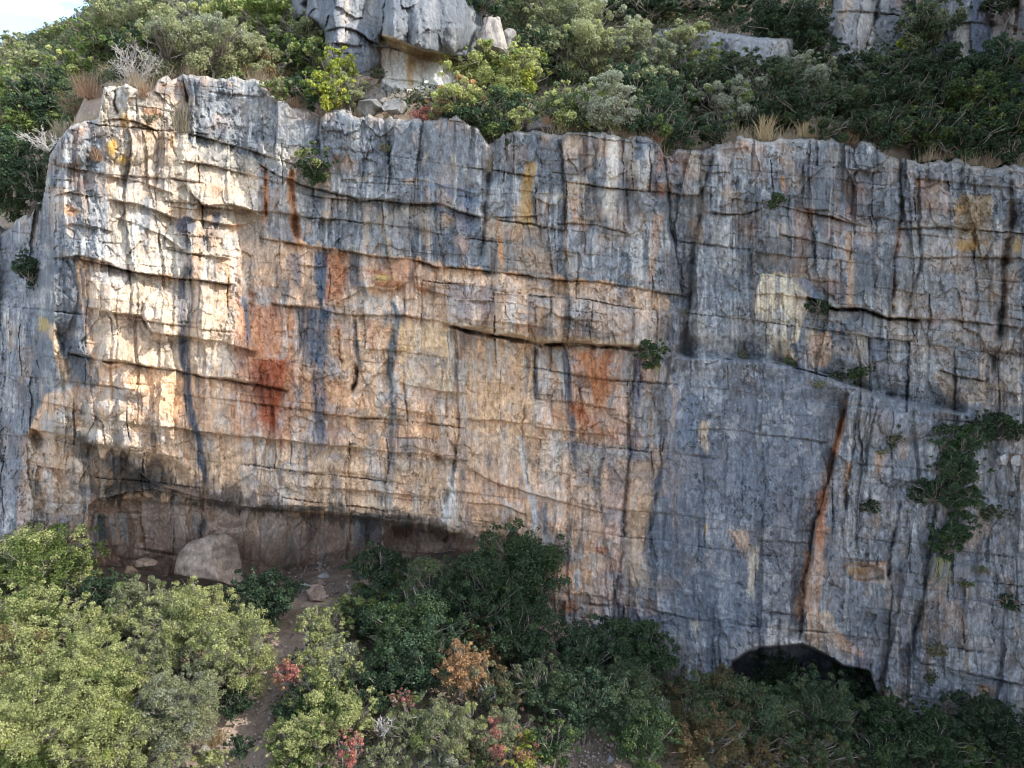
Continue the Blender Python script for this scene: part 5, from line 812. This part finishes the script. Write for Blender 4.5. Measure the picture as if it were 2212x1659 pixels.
CLIFFT = [
 (T, 'small dark green tree growing from the upper grey wall', 680, 362, 33, 40, 'oak', ('lent', .2)), (B_, 'dark bush in the shaded corner left of the cliff nose', 80, 398, 30, 50, 'dark', None), (B_, 'dark hanging bush on the grey wall at the left edge', 66, 588, 38, 38, 'dark', None), (B_, 'bright dark green bush on the ledge at the top of the pink crack', 1412, 770, 32, 30, 'oak', ('green', .4)),
 (Z, 'small dark plant below the rim of the right wall', 1670, 436, 20, 18, 'oak', None), (Z, 'dark plant at the right of the cream scar', 1768, 664, 28, 15, 'dark', None), (Z, 'tiny green plant on the long slab ledge', 1602, 762, 16, 14, 'olive', None), (Z, 'dark plant under the orange patch on the ledge', 1714, 780, 18, 10, 'green', None), (B_, 'dark green bush in the ledge corner on the right', 1848, 806, 34, 24, 'oak', None), (Z, 'low dark plant left of the ledge corner bush', 1802, 808, 26, 14, 'dark', None),
 (Z, 'olive plant on the top of the slab under the ledge', 1772, 828, 22, 10, 'olive', None), (B_, 'dark wide bush at the top of the right gully', 2142, 925, 54, 34, 'dark', ('oak', .4)), (B_, 'dark bush at the right edge over the white boulders', 2196, 938, 26, 22, 'dark', None), (B_, 'green bush at the head of the hanging strip of plants', 2072, 965, 46, 44, 'oak', ('blue', .4)), (B_, 'leafy bush in the middle of the hanging strip of plants', 2066, 1020, 50, 42, 'blue', ('oak', .5)), (B_, 'darkest bush in the hanging strip of plants', 2016, 1066, 44, 34, 'dark', None),
 (B_, 'bush hanging right of the darkest one in the strip', 2078, 1078, 36, 44, 'oak', ('blue', .3)), (B_, 'green bush low in the hanging strip of plants', 2060, 1150, 42, 44, 'blue', ('oak', .4)), (B_, 'lowest bush of the strip above the straw coloured grass', 2040, 1186, 34, 28, 'oak', None), (Z, 'small plant in the middle of the right buttress', 1908, 976, 17, 8, 'olive', None), (Z, 'dark round plant on the buttress beside the diagonal crack', 1881, 1094, 20, 17, 'dark', None),
 (Z, 'olive round shrub low on the right wall', 2026, 1404, 20, 18, 'olive', ('brown', .4)), (Z, 'small plant on the right wall above the low ledge', 2118, 1232, 16, 10, 'olive', None), (Z, 'green plant at the left end of the low ledge on the right wall', 2082, 1262, 24, 8, 'green', None), (Z, 'dark plant with red leaves by the right edge', 2180, 1304, 24, 20, 'dark', ('red', .12)), (Z, 'murky shrub at the foot of the right wall', 2012, 1466, 12, 20, 'dusk', None), (Z, 'dusky shrub on the right wall by the edge', 2150, 1108, 26, 18, 'dusk', None),
 (Z, 'small plant in the groove of the upper grey wall', 832, 320, 12, 9, 'olive', None), (Z, 'low grey green plant on the sunlit nose', 322, 256, 20, 8, 'olive', None), (Z, 'grey green plant on the ledge of the right buttress top', 1930, 945, 20, 30, 'dusk', None)]
for nm, lb, u, v, ru, rv, spc, mx in LOWT: tree(nm, lb, 'tree' if nm == T else ('bush' if nm == B_ else 'shrub'), GL, u, v, ru * (1.24 if not (480 < u < 860 and v < 1345) else 1.0), rv * (1.22 if not (480 < u < 860 and v < 1345) else .95), spc, 'low', mix=mx)
HIGHT += [(T, 'dark tree between the pale middle crag and the upper right crag', 1740, 100, 44, 40, 'dark', ('oak', .4)), (B_, 'dusky bush at the foot of the pale middle crag', 1500, 190, 60, 36, 'dusk', ('silver', .2)), (B_, 'dark bush above the silver green rim bush', 1560, 195, 54, 36, 'dark', ('dusk', .4)), (T, 'dim tree at the top edge above the middle of the pale crag', 1500, 6, 60, 24, 'dark', ('dusk', .4)),
 (B_, 'dark bush below the olive tree in front of the upper right crag', 2030, 200, 60, 40, 'dark', ('oak', .3)), (B_, 'olive dark bush left of the dark purple green bush', 1890, 170, 50, 38, 'dusk', ('dark', .4)), (T, 'dark tree filling the hollow right of the silver bush', 1400, 265, 46, 34, 'dark', ('green', .2)), (B_, 'dark bush between the sunlit rim bush and the pale silver tree', 1660, 236, 48, 32, 'dark', ('dusk', .4))]
for nm, lb, u, v, ru, rv, spc, mx in HIGHT: tree(nm, lb, 'tree' if nm == T else ('bush' if nm == B_ else 'shrub'), GH, u, v, ru * (1.0 if u < 260 and v < 125 else 1.26 if u < 1480 or v > 150 else 1.1), rv * (.95 if u < 260 and v < 125 else 1.24 if u < 1480 or v > 150 else 1.06), spc, 'high', mix=mx, bright=1.55 if u < 1480 else (1.35 if spc in ('silver', 'yellow', 'olive') else 1.0))  # bright puts sunlight into the leaf colour, strongest on the sunlit left
for nm, lb, u, v, ru, rv, spc, mx in CLIFFT: tree(nm, lb, 'tree' if nm == T else ('bush' if nm == B_ else 'shrub'), GC, u, v, ru * 1.15, rv * 1.15, spc, 'cliff', mix=mx, dens=.75)
dead('dead_shrub', 'bleached white leafless shrub on the left brow of the cliff', 290, 150, 44, 42, 'high', Y=41.0, n=22, up=1.2)
dead('dead_shrub', 'bleached bare branches sprawling left of the cliff nose', 82, 300, 46, 22, 'high', Y=41, lean=-.4, n=11)
dead('dead_shrub', 'bare grey tree leaning over the thicket against the blue wall', 1452, 1436, 50, 62, 'low', n=20, mat=M_TWIG)
dead('dead_shrub', 'pale bare shrub under the right tip of the big cave', 962, 1238, 30, 26, 'low', n=10, mat=M_TWIG)
dead('dead_shrub', 'white dead twigs beside the autumn leaved tree', 1052, 1502, 24, 26, 'low', n=9)
dead('dead_shrub', 'pale dead twigs left of the olive trees', 825, 1570, 26, 22, 'low', n=8)
dead('dead_shrub', 'grey bare twigs right of the dusky green tree', 1425, 1530, 28, 24, 'low', n=9)
dead('dead_shrub', 'pair of white dead stems below the small cave', 1736, 1530, 20, 24, 'low', n=4)
dead('dead_shrub', 'single crooked white stem on the bottom edge below the cave', 1780, 1640, 8, 24, 'low', n=2)
dead('dead_shrub', 'grey brushwood left of the dark tree in the grove', 1135, 1460, 36, 26, 'low', n=10, mat=M_TWIG)
GRS = [('dry_grass', 'straw grass fringe along the sunlit brow above the grey block', 505, 160, 44, 16, 'straw', 'high', 0), ('dry_grass', 'dry grass on the brow right of the straw fringe', 560, 175, 34, 16, 'straw', 'high', 0), ('dry_grass', 'straw tuft left of the white dead shrub', 236, 158, 22, 14, 'straw', 'high', 0), ('dry_grass', 'rusty tuft right of the white dead shrub', 357, 154, 24, 16, 'rusty', 'high', 0), ('dry_grass', 'rusty russet shrub like tuft on the left shoulder', 193, 190, 28, 24, 'rusty', 'high', 0),
 ('dry_grass', 'grey pink tuft left of the russet one', 165, 228, 30, 20, 'rusty', 'high', 0), ('dry_grass', 'dry grey tuft on the shoulder ledge', 135, 275, 20, 22, 'grey', 'rim', 0), ('dry_grass', 'small rusty tuft under the white dead shrub', 312, 198, 14, 12, 'rusty', 'cliff', 0), ('dry_grass', 'straw tuft in the crack beside the grey block', 395, 262, 16, 26, 'grey', 'cliff', 0), ('dry_grass', 'rust coloured tuft on the orange lichen patch', 210, 335, 14, 14, 'rusty', 'cliff', 0),
 ('dry_grass', 'tall straw tuft left of the bright leafy tree', 630, 152, 14, 18, 'straw', 'high', 0), ('dry_grass', 'orange straw tuft above the brow edge', 585, 180, 26, 16, 'rusty', 'high', 0), ('dry_grass', 'straw tuft between the two white boulders', 860, 208, 20, 14, 'straw', 'high', 0), ('dry_grass', 'short straw tuft under the white boulders', 838, 248, 12, 9, 'straw', 'rim', 0), ('dry_grass', 'dry tuft on the rim below the orange brown shrub', 952, 246, 16, 9, 'straw', 'rim', 0), ('dry_grass', 'dark brown tuft on the rim left of the boulders', 634, 222, 18, 16, 'rusty', 'rim', 0),
 ('dry_grass', 'rusty tuft against the square rim block', 1182, 256, 12, 12, 'rusty', 'rim', 0), ('dry_grass', 'small rust tuft on the rim left of the bright orange one', 1358, 272, 15, 18, 'rusty', 'rim', 0), ('dry_grass', 'bright orange dry tuft on the rim', 1415, 292, 25, 17, 'rusty', 'rim', 0), ('dry_grass', 'straw fringe on the rim under the silver green bush', 1590, 296, 36, 14, 'grey', 'rim', 0), ('dry_grass', 'tall pale grass tuft at the bend of the right rim', 1650, 274, 22, 30, 'straw', 'rim', 0),
 ('dry_grass', 'tall straw tuft right of the bend of the rim', 1746, 275, 22, 22, 'straw', 'rim', 0), ('dry_grass', 'brownish dry tuft on the right rim', 1832, 292, 26, 20, 'rusty', 'rim', 0), ('dry_grass', 'thin dry tuft at the dip of the right rim', 1900, 326, 12, 22, 'grey', 'rim', 0), ('dry_grass', 'dry grass tuft in the deep groove of the grey wall', 1052, 350, 13, 22, 'grey', 'cliff', 0), ('dry_grass', 'brown grass in the shaded recess of the right wall', 1476, 690, 16, 24, 'grey', 'cliff', .6),
 ('dry_grass', 'dry grass clump right of the ledge corner bush', 1908, 800, 24, 26, 'grey', 'cliff', .2), ('dry_grass', 'straw grass in the cracks of the right wall', 1974, 830, 13, 22, 'grey', 'cliff', .3), ('dry_grass', 'large pale dry grass clump at the top of the right gully', 2136, 862, 52, 36, 'straw', 'cliff', .2), ('dry_grass', 'yellow grass hanging below the strip of plants', 2030, 1245, 17, 44, 'yell', 'cliff', 1), ('dry_grass', 'pale grass hanging low on the right edge', 2186, 1428, 12, 22, 'grey', 'cliff', 1), 
 ('dry_grass', 'grass hanging from the bush at the top of the pink crack', 1420, 805, 9, 16, 'yell', 'cliff', 1), ('dry_grass', 'grey grass under the plant beside the cream scar', 1768, 690, 10, 20, 'grey', 'cliff', 1), ('dry_grass', 'rusty tuft at the right edge above the white boulders', 2196, 985, 20, 8, 'rusty', 'cliff', 0),
 ('dry_grass', 'pale dry grass beside the sunlit scree', 462, 1585, 30, 22, 'straw', 'low', 0), ('dry_grass', 'brown grass on the dirt slope below the cave floor', 640, 1340, 36, 26, 'grey', 'low', .2), ('dry_grass', 'dull grass at the right rear of the cave floor', 805, 1190, 50, 8, 'grey', 'low', 0), ('dry_grass', 'brown twiggy grass between the bright left bushes', 240, 1370, 26, 12, 'rusty', 'low', 0), ('dry_grass', 'green grey grass below the left cave wall', 620, 1222, 26, 6, 'grey', 'low', 0)]
for nm, lb, u, v, ru, rv, kd, wh, hg in GRS: grass(nm, lb, u, v, ru, rv, kd, wh, hg, group=GT if wh in ('rim', 'high') else None)
BO = [('boulder', 'left one of the two pale boulders on the rim', 800, 230, 28, 22, (.24, .235, .22), 'high', .9, 0, 42.6), ('boulder', 'right one of the two pale boulders on the rim', 852, 236, 27, 19, (.25, .245, .23), 'high', .9, 0, 42.4), ('boulder', 'square grey block on the rim', 1176, 272, 46, 44, (.24, .24, .24), 'high', .9, 0, 43.0), ('boulder', 'pointed grey and orange rock beside the upper crag', 1070, 92, 40, 52, (.36, .32, .28), 'high', .9, .75, 47), ('boulder', 'small pointed rock right of the large pointed rock', 1100, 88, 16, 24, (.32, .30, .28), 'high', .9, .5, 47.4),
 ('boulder', 'small pale block on the rim at the bend', 1686, 312, 16, 18, (.46, .44, .42), 'high', .9, .2, 41.2), ('boulder', 'low grey rocks under the bright yellow green tree', 1025, 122, 24, 12, (.34, .32, .30), 'high', .9, .2, 49.5), ('boulder', 'large tan flat rock on the cave floor', 683, 1284, 28, 19, (.44, .32, .25), 'low', .9, 0, None), ('boulder', 'round tan rock resting on the large flat rock', 693, 1258, 16, 11, (.42, .31, .25), 'low', .9, 0, None), ('boulder', 'pale grey flat rock at the back of the rock pile', 701, 1243, 21, 8, (.40, .37, .35), 'low', .9, 0, None),
 ('boulder', 'pale low rock left of the round tan rock', 664, 1268, 18, 7, (.44, .42, .40), 'low', .9, 0, None), ('boulder', 'tan rock among the dark trees under the right cave tip', 922, 1228, 26, 14, (.44, .31, .23), 'low', .9, .2, None), ('boulder', 'second tan rock among the dark trees lower left', 912, 1208, 22, 9, (.40, .32, .25), 'low', .9, .2, None), ('boulder', 'ochre boulder at the left of the cave floor', 284, 1232, 17, 13, (.44, .31, .21), 'low', .9, 0, 42.0), ('boulder', 'layered tan boulder behind the ochre one', 315, 1216, 26, 16, (.42, .31, .23), 'low', .9, 0, 42.3),
 ('boulder', 'white block in the right gully below the dark bush', 2166, 990, 15, 17, (.50, .49, .48), 'cliff', .9, 0, 'c'), ('boulder', 'white block at the right edge beside the gully', 2198, 996, 15, 14, (.50, .49, .48), 'cliff', .9, 0, 'c'), ('boulder', 'grey stone on the bottom edge beside the pebbles', 1320, 1638, 14, 12, (.28, .29, .31), 'low', .9, 0, None), ('boulder', 'grey stone in the shade above the pebbly gully', 1205, 1545, 16, 10, (.26, .26, .28), 'low', .9, 0, None), ('boulder', 'rough pale rock in the sunlit scree', 440, 1618, 22, 14, (.42, .38, .34), 'low', .9, .2, None)]
for i, (nm, lb, u, v, ru, rv, cl, wh, sq, pk, Yb) in enumerate(BO):
    if Yb == 'c': Yb = float(K.depth(u, v)) - .2
    boulder(nm, lb, u, v, ru, rv, cl, wh, Y=Yb, seed=i, squash=sq, peak=pk)

# ---- the low scrub, stones and dead leaves nobody could count
def scatter(name, label, cat, fz, n, box, spec, Lm, hgt, seed, cond=None, cl=14):
    rng = np.random.RandomState(seed); x = rng.uniform(box[0], box[1], n); y = rng.uniform(box[2], box[3], n)
    if cond is not None: k = cond(x, y, rng); x, y = x[k], y[k]
    z = fz(x, y); C = np.stack([x, y, z + rng.uniform(.0, hgt, len(x))], -1); r = rng.uniform(.25, .6, len(x))
    V, i = leaf_cloud(rng, C, r, np.full(len(x), cl), Lm, .55); light, dark = SPEC[spec][:2]; a = rng.rand(len(i), 1)
    c = np.array(dark) * (1 - a) + np.array(light) * a; k2 = rng.rand(len(x))[i] < .3; c[k2] = c[k2] * .5 + np.array((.16, .12, .07)) * .5
    V = V.reshape(-1, 3); tag(mesh_obj(name, V, np.arange(len(V)).reshape(-1, 4), M_LEAF, cols=np.repeat(c, 4, 0), smooth=False), label, cat, kind='stuff')
def pix(x, y, z):
    d = y * cp - z * sp; uu = CX + F * x / d; vv = CY - F * (y * sp + z * cp) / d; return uu, vv
def lowcond(x, y, rng):
    u, v = pix(x, y, ground_z(x, y)); bare = inpoly(u, v, [(400, 1680), (410, 1560), (470, 1480), (560, 1420), (600, 1340), (560, 1240), (200, 1290), (190, 1180), (1040, 1150), (1030, 1220), (780, 1300), (720, 1330), (640, 1420), (600, 1500), (585, 1680)]) | inpoly(u, v, [(1215, 1680), (1225, 1560), (1330, 1570), (1360, 1680)]) | inpoly(u, v, [(1560, 1540), (1560, 1390), (1900, 1390), (1890, 1545)])
    fy = np.interp(u, [a for a in (0, 640, 1030, 1200, 1570, 1890, 2212)], [41, 42, 42, 39.5, 39, 38.5, 37]); return ~bare & (y < fy) & (u > -150) & (u < 2400) & (rng.rand(len(x)) < .85)
scatter('scrub', 'low dark scrub covering the slope under the trees', 'scrub', ground_z, 11000, (-34, 36, 24, 42), 'dusk', .075, .5, 5, lowcond, 16)
def hicond(x, y, rng): return (y > rimy(x) + 2.0 + 1.2 * rng.rand(len(x))) & (np.abs(x) < y * .85)
scatter('scrub', 'low green scrub covering the slope above the cliff', 'scrub', hill_z, 36000, (-62, 52, 42, 82), 'dusk', .10, .8, 6, hicond, 15)
def stones(name, label, fz, spots, seed, colr=(.40, .34, .29)):
    """angular stones, each a small irregular block"""
    rng = np.random.RandomState(seed); base = np.array([[x, y, z] for x in (-1, 1) for y in (-1, 1) for z in (-1, 1)], float)
    q = np.array([(0, 1, 3, 2), (4, 6, 7, 5), (0, 4, 5, 1), (2, 3, 7, 6), (0, 2, 6, 4), (1, 5, 7, 3)]); V = []; Fc = []; Cc = []; o = 0
    for (u, v, ru, rv, n, s0, s1) in spots:
        for k in range(n):
            a = rng.rand() * 6.3; r = rng.rand() ** .5; uu = u + math.cos(a) * r * ru; vv = v + math.sin(a) * r * rv
            Y = solve_depth(uu, vv, 0, fz, 24, 48); p = P(uu, vv, Y); s = (s0 + (s1 - s0) * rng.rand() ** 3) * Y / F
            A = np.linalg.qr(rng.normal(size=(3, 3)))[0]; W = (base * rng.uniform(.55, 1, (8, 3))) * s * np.array([1, .8, .6]); V.append(W @ A.T + p); Fc.append(q + o); o += 8; Cc.append(np.tile(np.array(colr) * rng.uniform(.6, 1.3), (8, 1)))
    tag(mesh_obj(name, np.concatenate(V), np.concatenate(Fc), M_ROCK, cols=np.concatenate(Cc), smooth=False), label, 'stones', kind='stuff')
def fringe(name, label, n, seed):
    rng = np.random.RandomState(seed); x = rng.uniform(-30, 34, n); y = rimy(x) + .5 + rng.rand(n) ** 1.5 * 1.6; k = fbm(x / 1.3, y * 0, 3, 3) > -.05; x, y = x[k], y[k]; n = len(x)
    o = np.argsort(rimP[:, 0]); z = np.interp(x, rimP[o, 0], rimP[o, 2]) + .1 + .12 * (y - rimy(x)); b = np.stack([x, y, z], -1); h = rng.uniform(.15, .75, n) * (1 + fbm(x / .8, y, 9, 2))
    tip = b + np.stack([rng.normal(size=n) * .4 * h, -.3 * h * rng.rand(n), h], -1); w_ = np.array([.012, 0, 0]); V = np.stack([b - w_, b + w_, tip + w_ * .3, tip - w_ * .3], 1).reshape(-1, 3)
    t = rng.rand(n, 1); c = np.array((.26, .19, .12)) * (1 - t) + np.array((.50, .41, .27)) * t; tag(mesh_obj(name, V, np.arange(len(V)).reshape(-1, 4), M_LEAF, cols=np.repeat(c, 4, 0), smooth=False), label, 'grass', kind='stuff')
fringe('grass', 'thin dry grass fringing the cliff top', 6000, 12)
c_ = boulder('boulder', 'huge rounded tan and white boulder bulging in the big cave', 468, 1222, 90, 76, (.50, .39, .31), 'low', Y=42.3, seed=40, squash=.7, cuts=4)
stones('stones', 'loose stones strewn over the cave floor and dirt slopes', ground_z, [(770, 1200, 60, 14, 60, 2, 6), (690, 1250, 70, 40, 160, 1, 4), (770, 1268, 24, 30, 50, 3, 7), (700, 1225, 16, 12, 20, 3, 6), (560, 1560, 60, 110, 350, 1, 4.5), (600, 1400, 50, 60, 160, 1, 3.5), (470, 1620, 50, 50, 160, 1, 5), (1280, 1615, 70, 55, 260, 1.5, 6), (330, 1250, 110, 30, 160, 1, 4), (1740, 1470, 120, 30, 60, 1.5, 5), (450, 1290, 100, 20, 60, 1, 4), (610, 1310, 80, 40, 90, 1, 4)], 9)
